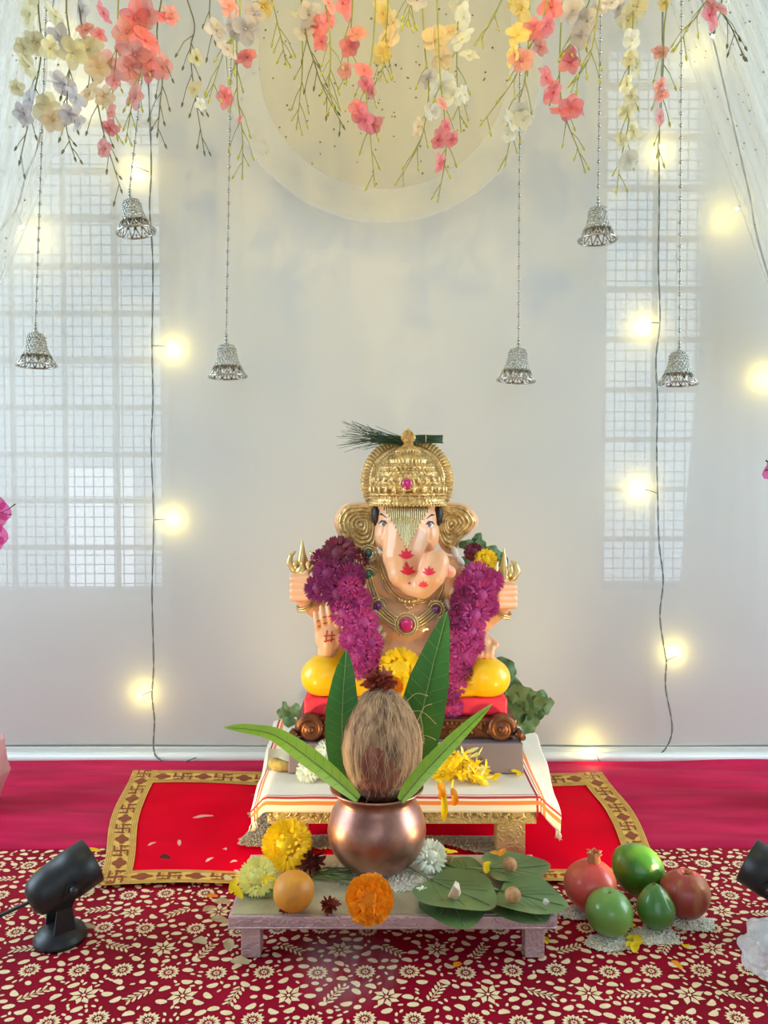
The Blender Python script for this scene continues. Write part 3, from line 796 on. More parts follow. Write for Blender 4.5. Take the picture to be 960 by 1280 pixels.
# halo disc behind the crown
hc = I(509, 602, .022); hr = R_(57, .022)
hl = MB()
prof = [(.001, -.006), (.55*hr, -.006), (.60*hr, -.009), (.66*hr, -.006), (.72*hr, -.004), (.78*hr, -.008), (.82*hr, -.004), (.86*hr, -.003), (.96*hr, -.003), (hr, 0), (.96*hr, .005), (.001, .006)]
hl.lathe(prof, hc, 96, None, V((0, 1, 0))); halo = hl.build('crown_halo', M['gold'], idol)
bd = MB()
for k in range(76):
    a = 2*pi*k/76; e = V((cos(a), 0, sin(a))); bd.cap(hc+e*hr*.86+V((0, -.004, 0)), hc+e*hr*1.0+V((0, -.003, 0)), .0016, .0022, 6)
    bd.ell(hc+e*hr*.74+V((0, -.006, 0)), .0016, 6, 4)
    if k % 2 == 0: bd.ell(hc+e*hr*.63+V((0, -.008, 0)), .0021, 6, 4)
o = bd.build('halo_beading', M['goldp'], halo); o['kind'] = 'stuff'
jf = crc + V((R_(-2.5), -47*u-.001, 25*u)); q = MB(); q.ell(jf, (R_(6), .004, R_(6.5)), 20, 10); q.build('crown_jewel', M['gemm'], crown)
q = MB(); q.tube([jf+V((R_(8)*cos(t/24*2*pi), .001, R_(8.2)*sin(t/24*2*pi))) for t in range(25)], .0014, 6, False); q.build('jewel_ring', M['goldp'], crown)
# forehead chain fringe
fg = MB()
for k in range(22):
    x = 479+k*2.7; L = 52*(1-abs(k-10.8)/11.6)+4; n = max(3, int(L/2.4)); pts = []
    yy = 629
    for i in range(n+1):
        p = hit(x-(x-508)*.25*(i/n)*(L/54), yy+L*i/n, .0022); pts.append(p)
    fg.tube(pts, [.0013+.0004*(i % 2) for i in range(len(pts))], 5)
    fg.ell(pts[-1], .0022, 6, 4)
o = fg.build('forehead_fringe', M['goldpale'], idol); o['kind'] = 'stuff'
# necklaces
def neckline(pts, offs, r, mt, name, wig=0):
    P = cr([V((x, y, 0)) for x, y in pts], 10); n_ = MB()
    for off, rr in offs:
        q = []
        for i, p in enumerate(P):
            t = (P[min(i+1, len(P)-1)]-P[max(i-1, 0)]).normalized(); s = V((-t.y, t.x, 0)); p2 = p+s*off
            h = thit(p2.x, p2.y, .004); q.append(h)
        for _ in range(3): q = [q[0]]+[(q[i-1]+q[i]*2+q[i+1])/4 for i in range(1, len(q)-1)]+[q[-1]]
        n_.tube(q, [rr*(1+.3*(i % 2)) for i in range(len(q))], 6)
    return n_.build(name, mt, idol)
long_ = [(456, 692), (458, 712), (463, 735), (473, 757), (490, 774), (508, 781), (527, 775), (545, 760), (556, 742), (560, 722)]
neck = neckline(long_, ((-5, .0017), (-2, .0015), (1.5, .0015), (5, .0018), (8, .0010)), 0, M['goldpale'], 'long_necklace')
neckline([(470, 692), (480, 722), (494, 743), (510, 750), (530, 748), (548, 728)], ((-2, .0013), (1.5, .0013), (4, .0010)), 0, M['goldp'], 'short_necklace')
for (x, y, r, g) in ((461, 692, 4.5, 'gemg'), (461, 719, 5.5, 'gemg'), (473, 758, 5.5, 'gemp'), (508, 781, 8.5, 'gemm'), (545, 762, 5, 'gemp')):
    c = thit(x, y, .007); q = MB(); q.ell(c, (R_(r), .004, R_(r)), 18, 8); gm = q.build('gem', M[g], neck); gm['label'] = {'gemg': 'green gem', 'gemp': 'violet gem', 'gemm': 'large magenta gem'}[g]
    q = MB()
    for k_ in range(2): q.tube([c+V((R_(r+2.2+3*k_)*cos(t/24*2*pi), .0015+.001*k_, R_(r+2.2+3*k_)*sin(t/24*2*pi))) for t in range(25)], .0015, 6, False)
    for t in range(18): q.ell(c+V((R_(r+6.5)*cos(t/18*2*pi), .002, R_(r+6.5)*sin(t/18*2*pi))), .0016, 6, 4)
    q.build('gem_setting', M['goldpale'], neck)
pd = MB()
for k in range(7):
    a = radians(-60+k*20); pd.ell(thit(511+15*sin(a), 745+7*cos(a), .006), .0032, 8, 6); pd.ell(thit(511+8*sin(a), 743+17*cos(a), .006), .0024, 8, 6)
o = pd.build('short_pendant', M['goldp'], idol); o['kind'] = 'stuff'
# dhoti (yellow crossed legs)
D = MB()
def ED(px, py, dy, rx, ry, rd): D.ell(I(px, py, dy), (R_(rx), R_(rd), R_(ry)), 20, 14)
def KD(a, b, ra, rb): D.cap(I(*a), I(*b), R_(ra), R_(rb), 16)
ED(405, 845, -.062, 28, 25, 27); KD((412, 846, -.06), (470, 854, -.07), 24, 18); ED(606, 847, -.062, 31, 25, 27)
KD((604, 848, -.06), (572, 860, -.068), 23, 15); KD((585, 860, -.065), (530, 866, -.07), 15, 12); ED(505, 838, -.02, 72, 30, 52); KD((470, 858, -.07), (540, 868, -.075), 15, 11); KD((405, 838, -.055), (470, 820, .0), 22, 24); KD((606, 840, -.055), (545, 820, .0), 22, 24)
me = D.mesh('dhoti', M['ygold']); tmp = bpy.data.objects.new('tmp', me); COL.objects.link(tmp)
rm = tmp.modifiers.new('r', 'REMESH'); rm.mode = 'VOXEL'; rm.voxel_size = .0022; sm = tmp.modifiers.new('s', 'SMOOTH'); sm.factor = .5; sm.iterations = 6
bpy.context.view_layer.update(); dg = bpy.context.evaluated_depsgraph_get(); dme = bpy.data.meshes.new_from_object(tmp.evaluated_get(dg)); bpy.data.objects.remove(tmp)
dme.polygons.foreach_set('use_smooth', [True]*len(dme.polygons)); dme.transform(Matrix.Translation(-wl(idol)))
dhoti = put('yellow_dhoti', dme, idol); dhoti.data.materials.clear(); dhoti.data.materials.append(M['ygold'])
# held emblems: trident-like piece (viewer left), hooked axe piece (viewer right)
tp = MB(); c = I(378, 716, -.012)
tp.lathe([(R_(r), R_(z)) for r, z in ((4, -6), (5, -3), (9, 0), (10, 4), (5, 8), (6, 12), (7, 16), (4, 26), (2.2, 34), (.3, 42))], c, 14)
for s in (-1, 1):
    tp.tube([c+V((R_(s*x), -.002, R_(z))) for x, z in ((4, 1), (11, 5), (16, 13), (14, 22), (8, 27))], [R_(r) for r in (4, 4.6, 4.2, 3, 1)], 8)
    tp.ell(c+V((R_(s*8), -.004, R_(10))), (R_(4), .004, R_(6)), 10, 6)
tp.build('trident_head', M['goldp'], idol)
tp = MB(); c = I(630, 726, -.012)
tp.lathe([(R_(r), R_(z)) for r, z in ((4, -6), (5, -3), (8, 0), (6, 6), (7, 12), (5, 18), (3.5, 26), (1.5, 34), (.3, 41))], c, 14)
for s, k in ((-1, .8), (1, 1.05)):
    tp.tube([c+V((R_(s*x*k), -.002, R_(z))) for x, z in ((4, 0), (11, 5), (15, 13), (13, 21), (8, 25))], [R_(r) for r in (4, 5, 5.4, 3.4, 1)], 8)
tp.ell(c+V((R_(6), -.004, R_(12))), (R_(6), .004, R_(9)), 10, 6)
tp.build('axe_head', M['goldp'], idol)

# durva grass laid across the crown
gr = MB(); random.seed(4)
gb = I(549, 549, .011)
for k in range(110):
    tip = I(rnd(418, 470), rnd(526, 566), rnd(-.04, .02)); tip.z = max(tip.z, I(440, 566).z)
    mid = I(rnd(480, 505), rnd(546, 556), rnd(-.02, .012)); e = gb+V((rnd(-.003, .006), rnd(-.006, .006), rnd(-.006, .006)))
    P = cr([e, I(522, 549+rnd(-5, 5), rnd(.004, .014)), mid+V((0, .004, .002)), tip], 4)
    if k % 3 == 0: P = P[:9]
    gr.tube(P, [.0011*(1-i/len(P)*.85) for i in range(len(P))], 4)
gt = MB(); gt.tube([I(532, 549, .011)+V((0, .009*cos(t/12*2*pi), .008*sin(t/12*2*pi))) for t in range(13)], .0007, 5, False)
g_ = thing('durva_grass_bundle', gb, 'bundle of thin dark green grass laid across the crown top', 'grass')
gr.build('grass_blades', M['grass'], g_)['kind'] = 'stuff'; gt.build('tie_thread', M['goldpale'], g_)

# ------------------------------------------------------------------ flower garland round the neck
gl = thing('flower_garland', I(500, 700, .0), 'purple chrysanthemum garland with white buds hanging round the idol neck', 'garland')
pm = pompom('purple_flower', M['purple'], n=170, pw=.07, seed=1); pd_ = pompom('dark_purple_flower', M['purpled'], n=170, pw=.07, seed=2); pp = pompom('plum_flower', M['plum'], n=140, pw=.09, seed=3)
ym_ = pompom('yellow_flower', M['yellow'], n=150, pw=.09, seed=4)
def head(me, px, py, r, Y, parent, d=None, name='flower_head', lab=None):
    d = d or V((rnd(-.4, .4), -1, rnd(-.1, .5)))
    o = put(name, me, parent, at(px, py, Y), facing(d, rnd(0, 6)), (S(r, Y),)*3)
    if lab: o['label'] = lab
    return o
random.seed(8)
for (x, y, r, m_, dy) in ((424, 692, 25, pp, -.03), (402, 700, 16, pd_, -.015), (447, 700, 16, pp, -.02), (412, 718, 24, pd_, -.045), (398, 735, 20, pd_, -.045), (438, 722, 22, pd_, -.055), (424, 742, 24, pd_, -.06),
                       (446, 752, 22, pm, -.065), (430, 766, 20, pm, -.07), (452, 778, 24, pm, -.075), (442, 798, 21, pm, -.08), (462, 804, 20, pm, -.082), (450, 820, 22, pm, -.085), (464, 832, 20, pm, -.085), (470, 846, 17, pd_, -.085), (438, 735, 18, pm, -.068), (448, 838, 14, pm, -.085)):
    head(m_, x, y, r*.96, YI+dy, gl)
for (x, y, r, m_, dy) in ((597, 722, 23, pm, -.03), (614, 728, 18, pm, -.03), (582, 732, 17, pm, -.04), (600, 744, 24, pm, -.045), (580, 752, 20, pd_, -.055), (610, 758, 16, pm, -.04), (592, 768, 23, pm, -.06), (573, 776, 19, pd_, -.062),
                       (588, 790, 21, pm, -.068), (572, 800, 20, pm, -.07), (592, 806, 16, pm, -.07), (578, 820, 20, pm, -.075), (566, 836, 18, pm, -.08), (580, 840, 14, pd_, -.08), (570, 856, 16, pm, -.084), (562, 870, 14, pd_, -.088), (569, 884, 13, pm, -.09), (562, 897, 11, pm, -.09)):
    head(m_, x, y, r*.96, YI+dy, gl)
head(pp, 592, 690, 13, YI+.0, gl, lab='small plum flower')
cb = [(441, 704), (448, 722), (452, 736), (459, 757), (466, 768), (472, 788), (476, 796), (568, 690), (574, 700), (566, 742), (560, 756), (558, 770), (465, 780)]
for (x, y) in cb:
    q = MB(); c = hit(x, y, .006); c.y = min(c.y, YI-.03); q.ell(c, (R_(4.2), R_(4), R_(8)), 10, 8, Euler((0, rnd(-.4, .4)+(.5 if x < 500 else -.4), 0)).to_matrix()); q.build('white_bud', M['cotton'], gl)
q = MB(); q.tube(cr([hit(x, y, .004) for x, y in ((447, 690), (452, 725), (462, 755), (474, 790), (478, 815))], 4), .0012, 5); q.build('thread', M['towel'], gl)
# shoulder leaves
def herbs(name, spots, Y, size, label, cat, mt, seed, dark=None):
    random.seed(seed); root = thing(name, at(spots[0][0], spots[0][1], Y), label, cat)
    for (x, y) in spots:
        l_ = MB(); c = at(x, y, Y+rnd(-.008, .008)); a = rnd(0, 6.28); L = size*rnd(.8, 1.2)
        dirn = V((cos(a), rnd(-.5, .1), sin(a))).normalized(); nr = V((rnd(-.5, .5), -1, rnd(-.3, .6))).normalized()
        leafmesh(l_, [c-dirn*L*.5, c-dirn*L*.1+V((0, -.004, 0)), c+dirn*L*.25, c+dirn*L*.5+V((0, .004, -.003))], [L*.04, L*.3, L*.36, L*.28, L*.02], nr, .25, .28)
        l_.build('leaf', mt, root)
    if len(spots) > 9:
        q = MB(); e = at(632, 886, Y-.01)
        for (x, y) in spots[::2]: q.tube(cr([e, at((x+632)/2, (y+880)/2, Y), at(x, y, Y)], 3), .0012, 5)
        q.build('twigs', M['stemd'], root)
    return root
herbs('shoulder_leaf_sprig', [(583, 680), (588, 692), (584, 702), (600, 682), (612, 690), (622, 694), (596, 673), (628, 702)], YI+.018, .026, 'dark green leaf sprig behind the idol shoulder beside the yellow flower', 'leaves', M['herb'], 3)
herbs('shoulder_leaf_tuft', [(430, 678), (424, 682), (438, 676), (412, 684)], YI+.012, .02, 'tiny green leaf tuft above the dark plum flower on left shoulder', 'leaves', M['herb'], 6)
o = put('yellow_shoulder_flower', ym_, None, at(607, 700, YI-.012), facing((.2, -1, .3)), (S(15, YI),)*3); tag(o, 'small yellow chrysanthemum on the right shoulder above the purple garland', 'flower')
herbs('wilted_leaf_bunch', [(640, 862), (652, 868), (646, 880), (662, 874), (674, 874), (660, 888), (650, 894), (670, 890), (662, 902), (678, 880), (640, 876), (632, 840), (628, 832), (656, 882), (636, 888), (640, 868)], 1.285, .045, 'bunch of wilted green leaves at the right rear of the idol plinth', 'leaves', M['herb'], 5)
herbs('small_leaf_bunch', [(358, 884), (362, 893), (355, 892), (362, 902), (370, 888)], 1.33, .026, 'small clump of green leaves at the left rear corner of the plinth', 'leaves', M['herb'], 9)
# dried flower wound down over the left scroll
rb = MB(); random.seed(21)
def crumple(me_key, mt, seed, n=60):
    if me_key in _fm: return _fm[me_key]
    random.seed(seed); c_ = MB()
    for k in range(n):
        d = V((rnd(-1, 1), rnd(-1, 1), rnd(-1, 1))).normalized(); s = d.orthogonal().normalized(); u_ = d.cross(s)
        petal_strip(c_, d*.25, d, s, u_, rnd(.5, .8), rnd(.12, .24), rnd(-.8, .8), 3)
    c_.ell((0, 0, 0), .42, 8, 6); me = c_.mesh(me_key, mt); _fm[me_key] = me; return me
wb = crumple('brown_dried_flower', M['brownred'], 3); wm = crumple('maroon_dried_flower', M['maroonp'], 4)
wr = thing('dried_flower_string', at(408, 900, 1.13), 'string of dried brown red flowers hanging beside the left bronze scroll', 'garland')
for k, (x, y) in enumerate(((410, 893), (408, 904), (412, 914), (410, 926), (413, 938), (409, 948))): put('flower_head', wb, wr, at(x, y, 1.115-.002*k), (rnd(0, 6), rnd(0, 6), 0), (S(9.5, 1.1),)*3)

o = put('lap_chrysanthemum', ym_, None, at(500, 836, 1.125), facing((0, -1, .25)), (S(28, 1.125),)*3); tag(o, 'bright yellow chrysanthemum in the idol lap behind the coconut', 'flower')
mo = ruffle('orange_marigold_head', M['orange'])

# ------------------------------------------------------------------ kalash, coconut, mango leaves
YK = .905; kc = at(471, 1097, YK); kc.z = ZT+.0012; ku = S(1, YK)
def kp(lst): return [(r*ku, z*ku) for r, z in lst]
prof = kp([(0.5, 0), (24, 0), (30, 1.5), (39, 7), (48, 15), (56, 26), (61, 38), (62.5, 50), (61, 62), (57, 73), (52, 82), (48.5, 88), (47.5, 92), (48.5, 96), (52, 100), (56.5, 103), (58, 105), (56.5, 106), (51, 103), (46, 98), (45, 92), (46, 88), (50, 82), (55, 72), (58, 60), (58, 45), (50, 20), (30, 6), (.5, 5)])
kal = thing('copper_pot', kc, 'round copper water pot with flared rim holding a coconut and leaves', 'pot')
fine = []
for i in range(len(prof)-1):
    for k in range(3): t = k/3; fine.append((prof[i][0]*(1-t)+prof[i+1][0]*t, prof[i][1]*(1-t)+prof[i+1][1]*t))
fine.append(prof[-1])
MB().lathe(prof, kc, 72).build('pot_body', M['copper'], kal)
o = MB(); o.tube([kc+V((58*ku*cos(t/60*2*pi), 58*ku*sin(t/60*2*pi), 105*ku)) for t in range(61)], .0013, 8, False); o.build('rim', M['copper'], kal)
# kumkum streaks on the pot
# coconut
cc = at(475, 1000, YK); cc.x = at(476, 940, YK).x; zb = kc.z+92*ku; zt_ = at(476, 860, YK).z; H = zt_-zb
def cprof(t): # half-width in px for t 0..1 (bottom..top)
    pts = [(0, 20), (.08, 32), (.2, 43), (.35, 50), (.5, 52), (.65, 48), (.78, 40), (.88, 31), (.95, 22), (.985, 14), (1, 4)]
    for i in range(len(pts)-1):
        if pts[i][0] <= t <= pts[i+1][0]:
            k = (t-pts[i][0])/(pts[i+1][0]-pts[i][0]); return pts[i][1]*(1-k)+pts[i+1][1]*k
    return 4
co = thing('coconut', V((cc.x, YK, zb)), 'tall fibrous brown husked coconut standing in the copper pot mouth', 'coconut')
c_ = MB(); rows = []
for i in range(61):
    t = i/60; row = []
    for k in range(96):
        a = 2*pi*k/96; r = cprof(t)*ku*(1+.02*cos(3*a+.5)) + .0013*noise.noise(V((cos(a)*9, sin(a)*9, t*2.2))) + .0006*noise.noise(V((cos(a)*30, sin(a)*30, t*4)))
        row.append(V((cc.x+r*cos(a), YK+r*sin(a), zb+H*t)))
    rows.append(row)
c_.grid(rows, True, True)
cb_ = c_.build('husk', [M['coco'], M['cocored']], co)
for p in cb_.data.polygons:     # kumkum stain patch on the front lower half
    c = p.center + wl(cb_); px = (c.x-cc.x)/ku
    n_ = noise.noise(V((c.x*60, c.z*40, 0)))
    if c.y < YK and ((px+4)/24)**2 + ((c.z-zb-H*.28)/(H*.30))**2 < 1+.7*n_: p.material_index = 1
fb = MB(); random.seed(33)
for k in range(150):
    a = rnd(pi, 2*pi)+rnd(-.4, .4); t0 = rnd(.05, .95); L = rnd(.08, .35); t1 = min(1, t0+L); pts = []; w0 = rnd(-.12, .12); out = rnd(0, .002) if k % 4 else rnd(.003, .009)
    for i in range(6):
        s = i/5; t = t0+(t1-t0)*s; aa = a+w0*s*s+.05*sin(s*5+k); r = cprof(min(1, t))*ku*1.01+.0004+out*s*s
        pts.append(V((cc.x+r*cos(aa), YK+r*sin(aa), zb+H*t-(.3*out*s))))
    fb.tube(pts, .00022, 3, False)
for (x, y, x2, y2) in ((505, 880, 535, 870), (510, 890, 545, 905), (515, 930, 545, 925), (520, 905, 540, 880), (470, 985, 455, 1012), (525, 895, 530, 930)):
    fb.tube(cr([at(x, y, YK-.03), at((x+x2)/2, (y+y2)/2-8, YK-.035), at(x2, y2, YK-.03)], 4), .00028, 4)
fb.build('husk_fibres', M['fibre'], co)['kind'] = 'stuff'
dk = put('dried_red_flower', wb, None, at(475, 852, YK), (0, 0, 0), (S(26, YK), S(20, YK), S(17, YK))); tag(dk, 'crumpled dried brownish red flower sitting on top of the coconut', 'flower')
om = put('small_marigold', mo, None, at(492, 858, YK+.02), facing((.3, -1, .2)), (S(13, YK),)*3); tag(om, 'small half hidden orange marigold beside the dried flower on the coconut', 'flower')
def mango(name, pts, widths, nrm, mt, label, wave=.04):
    root = thing(name, V(pts[0]), label, 'leaf'); mb = MB()
    P = leafmesh(mb, pts, widths, nrm, .12, wave, 9); mb.build('blade', mt, root)
    v_ = MB(); nr = V(nrm).normalized()
    v_.tube([p+nr*.0009 for p in P], [.0011*(1-.7*i/len(P)) for i in range(len(P))], 5); v_.build('midrib', M['rib'], root)
    v2 = MB(); n = len(P)
    for i in range(2, n-2):
        t = (P[i+1]-P[i-1]).normalized(); s = t.cross(nr).normalized(); f = i/(n-1)*(len(widths)-1); k = min(int(f), len(widths)-2); wd = widths[k]*(1-(f-k))+widths[k+1]*(f-k)
        for sg in (-1, 1): v2.tube([P[i]+nr*.0006, P[i]+s*sg*wd*.45+t*wd*.3+nr*(.0008+.05*wd), P[i]+s*sg*wd*.85+t*wd*.55+nr*(.0008+.11*wd)], .0002, 3, False)
    v2.build('side_veins', M['rib'], root)['kind'] = 'stuff'
kz = at(440, 1000, YK)
def A(x, y, dy=0): return at(x, y, YK+dy)
mango('mango_leaf', [A(447, 1000, -.012), A(430, 950, -.015), A(428, 880, -.012), A(433, 812, -.004)], [S(v, YK) for v in (3, 12, 19, 22, 20, 13, .6)], (0.15, -1, .1), M['mango'], 'shorter dark green mango leaf standing at the left of the coconut')
mango('mango_leaf', [A(510, 1000, .03), A(520, 930, .03), A(537, 850, .03), A(559, 764, .035)], [S(v, YK) for v in (4, 20, 28, 30, 26, 15, .6)], (-.2, -1, .05), M['mango'], 'largest dark green mango leaf standing upright at the right of the coconut')
mango('mango_leaf', [A(448, 999, -.045), A(405, 962, -.05), A(350, 922, -.052), A(315, 912, -.05), A(280, 909, -.046)], [S(v, YK) for v in (5, 11, 12.5, 10, 7, 6, .5)], (.1, -.75, .75), M['mangol'], 'yellow green mango leaf arching out to the left over the pot rim')
mango('mango_leaf', [A(500, 1001, -.045), A(530, 965, -.047), A(575, 918, -.045), A(615, 880, -.04)], [S(v, YK) for v in (5, 10, 11, 9, 6, .5)], (-.35, -.8, .5), M['mangol'], 'narrow green mango leaf leaning out to the right from the pot rim', .02)

# ------------------------------------------------------------------ rice
grain = None
def rice_on(name, pts, mt, root, z0, seed, n, base=None):
    """pts: function giving random (x,y,z)"""
    random.seed(seed); mb = MB()
    for _ in range(n):
        p = pts(); a = rnd(0, 6.28); e = rnd(-.5, .5); d = V((cos(a)*cos(e), sin(a)*cos(e), sin(e)))*.0030; s = V((-sin(a), cos(a), 0))*.0009; u_ = V((0, 0, .0009))
        p = V(p); mb.add([p-d, p+s, p+u_, p-s, p-u_*.6, p+d], [(0, 1, 2), (0, 2, 3), (0, 3, 4), (0, 4, 1), (5, 2, 1), (5, 3, 2), (5, 4, 3), (5, 1, 4)])
    if root is None:
        o = mb.build(name, mt, loc=V(pts())); return o
    o = mb.build(name, mt, root); o['kind'] = 'stuff'; return o
def rice_mound(cx, cy, rx, ry, h, z0, label, n=420, seed=1, name='rice_heap'):
    root = thing(name, V((cx, cy, z0)), label, 'rice')
    random.seed(seed); m_ = MB(); rows = []
    for i in range(7):
        t = 1-i/6; rows.append([V((cx+rx*t*cos(a)*(1+.12*sin(a*3+seed)), cy+ry*t*sin(a)*(1+.1*sin(a*4+seed)), z0+h*(1-t*t))) for a in [2*pi*k/28 for k in range(28)]])
    m_.grid(rows, True); m_.build('heap_core', M['ricebase'], root)
    def pt():
        a = rnd(0, 6.28); t = sqrt(rnd(0, 1))*1.1; return V((cx+rx*t*cos(a)*(1+.12*sin(a*3+seed)), cy+ry*t*sin(a)*(1+.1*sin(a*4+seed)), z0+max(0, h*(1-t*t))+.0008))
    rice_on('grains', pt, M['rice'], root, z0, seed, n); return root
rice_mound(kc.x+.026, kc.y-.006, .072, .05, .0022, ZT+.0009, 'thin bed of white rice under and beside the copper pot', 700, 4)
# rice pattern on the mat around the stool (bands)
rp = thing('rice_pattern', G(318, 1045, .013), 'greyish rice strewn in bands on the red mat under the stool', 'rice')
poly_ = [(300, 1052), (308, 1042), (318, 1030), (309, 1017), (322, 1015), (338, 1016), (338, 1060), (318, 1058), (296, 1056)]
poly2 = [(340, 1046), (420, 1044), (625, 1046), (627, 1062), (604, 1068), (560, 1056), (520, 1060), (420, 1062), (380, 1060), (340, 1060)]
def inside(x, y, pg):
    c = False; j = len(pg)-1
    for i in range(len(pg)):
        if (pg[i][1] > y) != (pg[j][1] > y) and x < (pg[j][0]-pg[i][0])*(y-pg[i][1])/(pg[j][1]-pg[i][1])+pg[i][0]: c = not c
        j = i
    return c
def rp_pt():
    while True:
        x = rnd(290, 632); y = rnd(1012, 1070)
        if x > 345 and rnd(0, 1) < .0: continue
        if inside(x, y, poly_) or inside(x, y, poly2):
            p = G(x, y, .016); return V((p.x, p.y, .0155+rnd(0, .002)))
for pg in (poly_, poly2):
    fl = MB(); q = [G(x, y, .0135) for x, y in pg]; q = [V((p.x, p.y, .0150)) for p in q]; fl.add(q, [tuple(range(len(q)))])
    fl.build('band', M['riceg'], rp, smooth=False)
rice_on('grains', rp_pt, M['riceg'], rp, .014, 12, 2600)

def onT(px, py, rpx, zt=None, k=.85):
    zt = ZT+.001 if zt is None else zt; Y = .9
    for _ in range(12): Y = at(px, py, 1).y and (CAM.z-(zt+k*S(rpx, Y)))/((CAM.z-at(px, py, 1).z))
    return Y
# ------------------------------------------------------------------ offerings on the low table
TT = ZT+.001
def flower(name, me, px, py, r, Y, d, label, sc=None, cat='flower'):
    o = put(name, me, None, at(px, py, Y), facing(d, rnd(0, 6)), sc or (S(r, Y),)*3); tag(o, label, cat); return o
yc = pompom('big_yellow_flower', M['yellow'], n=230, pw=.085, plen=.5, seed=14, flat=.9)
lc = pompom('lemon_flower', M['lemon'], n=200, pw=.075, plen=.5, seed=15, flat=.95, bend=.25)
wc = pompom('white_flower_head', M['white'], n=170, pw=.085, plen=.6, seed=16, jit=.2)
flower('yellow_chrysanthemum', yc, 359, 1056, 33, onT(359, 1056, 33), (.0, -.85, .6), 'large bright yellow chrysanthemum at the back left of the low table')
flower('maroon_flower', wm, 389, 1078, 19, onT(389, 1078, 19), (.2, -1, .3), 'dried dark maroon flower between the yellow chrysanthemum and the pot')
flower('pale_chrysanthemum', lc, 322, 1096, 25, onT(322, 1096, 25), (-.1, -.9, .6), 'pale lemon white chrysanthemum at the left edge of the low table')
flower('marigold', mo, 462, 1124, 32, onT(462, 1124, 31), (.0, -1, .35), 'large round orange marigold at the front of the pot')
flower('dried_marigold', wb, 412, 1131, 13, onT(412, 1131, 13), (0, -1, .3), 'small dried rust red flower left of the orange marigold')
flower('white_flower', wc, 538, 1071, 22, onT(538, 1071, 22), (.3, -1, .5), 'white flower leaning on the right side of the copper pot')
# small leaves under the pale flower
l_ = MB(); c = G(330, 1113, TT+.002)
leafmesh(l_, [c+V((-.035, 0, .001)), c+V((0, -.004, .003)), c+V((.032, 0, .001))], [.001, .010, .011, .001], (0, -.4, 1), .1, .1)
tag(l_.build('flower_leaf', M['herb'], loc=c), 'dull green leaf lying under the pale lemon chrysanthemum', 'leaf')
def petals(name, spots, z, L, wd, mt, label, cat='petal', group=None, seed=1, lift=.4):
    random.seed(seed); spots = sorted(spots); n_ = len(spots)
    ORD = ['leftmost', 'second', 'third', 'fourth', 'fifth', 'sixth', 'seventh', 'eighth', 'ninth', 'tenth']
    for i, (x, y) in enumerate(spots):
        lab_ = label if n_ == 1 else (label+(', left one of two' if i == 0 else ', right one of two') if n_ == 2 else label+(', leftmost' if i == 0 else ', rightmost' if i == n_-1 else ', %s from left' % ORD[i]))
        p_ = MB(); c = G(x, y, z); a = rnd(0, 6.28); d = V((cos(a), sin(a), rnd(0, lift)*.5)).normalized()
        lift_ = z+.0012
        pts = [V((c.x, c.y, lift_))-d*L*.5, V((c.x, c.y, lift_+.001)), V((c.x, c.y, lift_+.0015))+d*L*.5]; zm = min(p.z for p in pts)
        pts = [p+V((0, 0, max(0, lift_-zm))) for p in pts]
        leafmesh(p_, pts, [wd*.3, wd, wd*.9, wd*.2], (0, -.1, 1), .35, .1, 5)
        o = p_.build(name, mt, loc=V((c.x, c.y, lift_))); tag(o, lab_, cat, group)
petals('yellow_petal', [(292, 1112), (303, 1118), (296, 1120), (306, 1112)], TT+.004, .022, .0045, M['yellow'], 'loose yellow petal at the left corner of the low table', group='yellow petals at the table corner', seed=3, lift=1)
petals('yellow_petal', [(331, 1106), (335, 1101)], TT+.022, .018, .003, M['yellow'], 'slim yellow petal lying against the pale lemon chrysanthemum', group='yellow petals on the pale flower', seed=6)
# saffron sweet ball
q = MB(); Yb = onT(367, 1114, 26, None, .93); c = at(367, 1114, Yb); r = S(26, Yb); rows = []
q.lathe([(r*cos(t)*(1), r*.95*sin(t)) for t in [-pi/2+pi*k/24 for k in range(25)]], V((0, 0, 0)), 40, lambda a, z, rr: .0008*noise.noise(V((cos(a)*2.2, sin(a)*2.2, z*70))))
c.z = TT+r*.93
tag(q.build('saffron_sweet', M['sweet'], loc=V((0, 0, 0))), 'orange yellow round sweet ball in front of the yellow chrysanthemum', 'sweet').location = c
bpy.context.view_layer.update()
cr_ = crumple('kumkum_bits', M['brownred'], 9, 24)
flower('flower_crumb', cr_, 357, 1137, 9, onT(357, 1137, 9), (0, -1, 0), 'reddish flower crumb just below the orange sweet ball')
# loose grass strands
gs = MB(); random.seed(5)
for k in range(26):
    a = G(rnd(386, 396), rnd(1088, 1098), TT+.002); b = G(rnd(425, 470), rnd(1085, 1106), TT+.002); m_ = (a+b)/2+V((0, rnd(-.006, .006), rnd(.001, .006)))
    gs.tube(cr([a, m_, b], 4), .0006, 4)
gs = gs.build('grass_strands', M['grassl'], loc=G(400, 1095, TT)); tag(gs, 'thin pale green grass strands on the table left of the marigold', 'grass', kind='stuff')

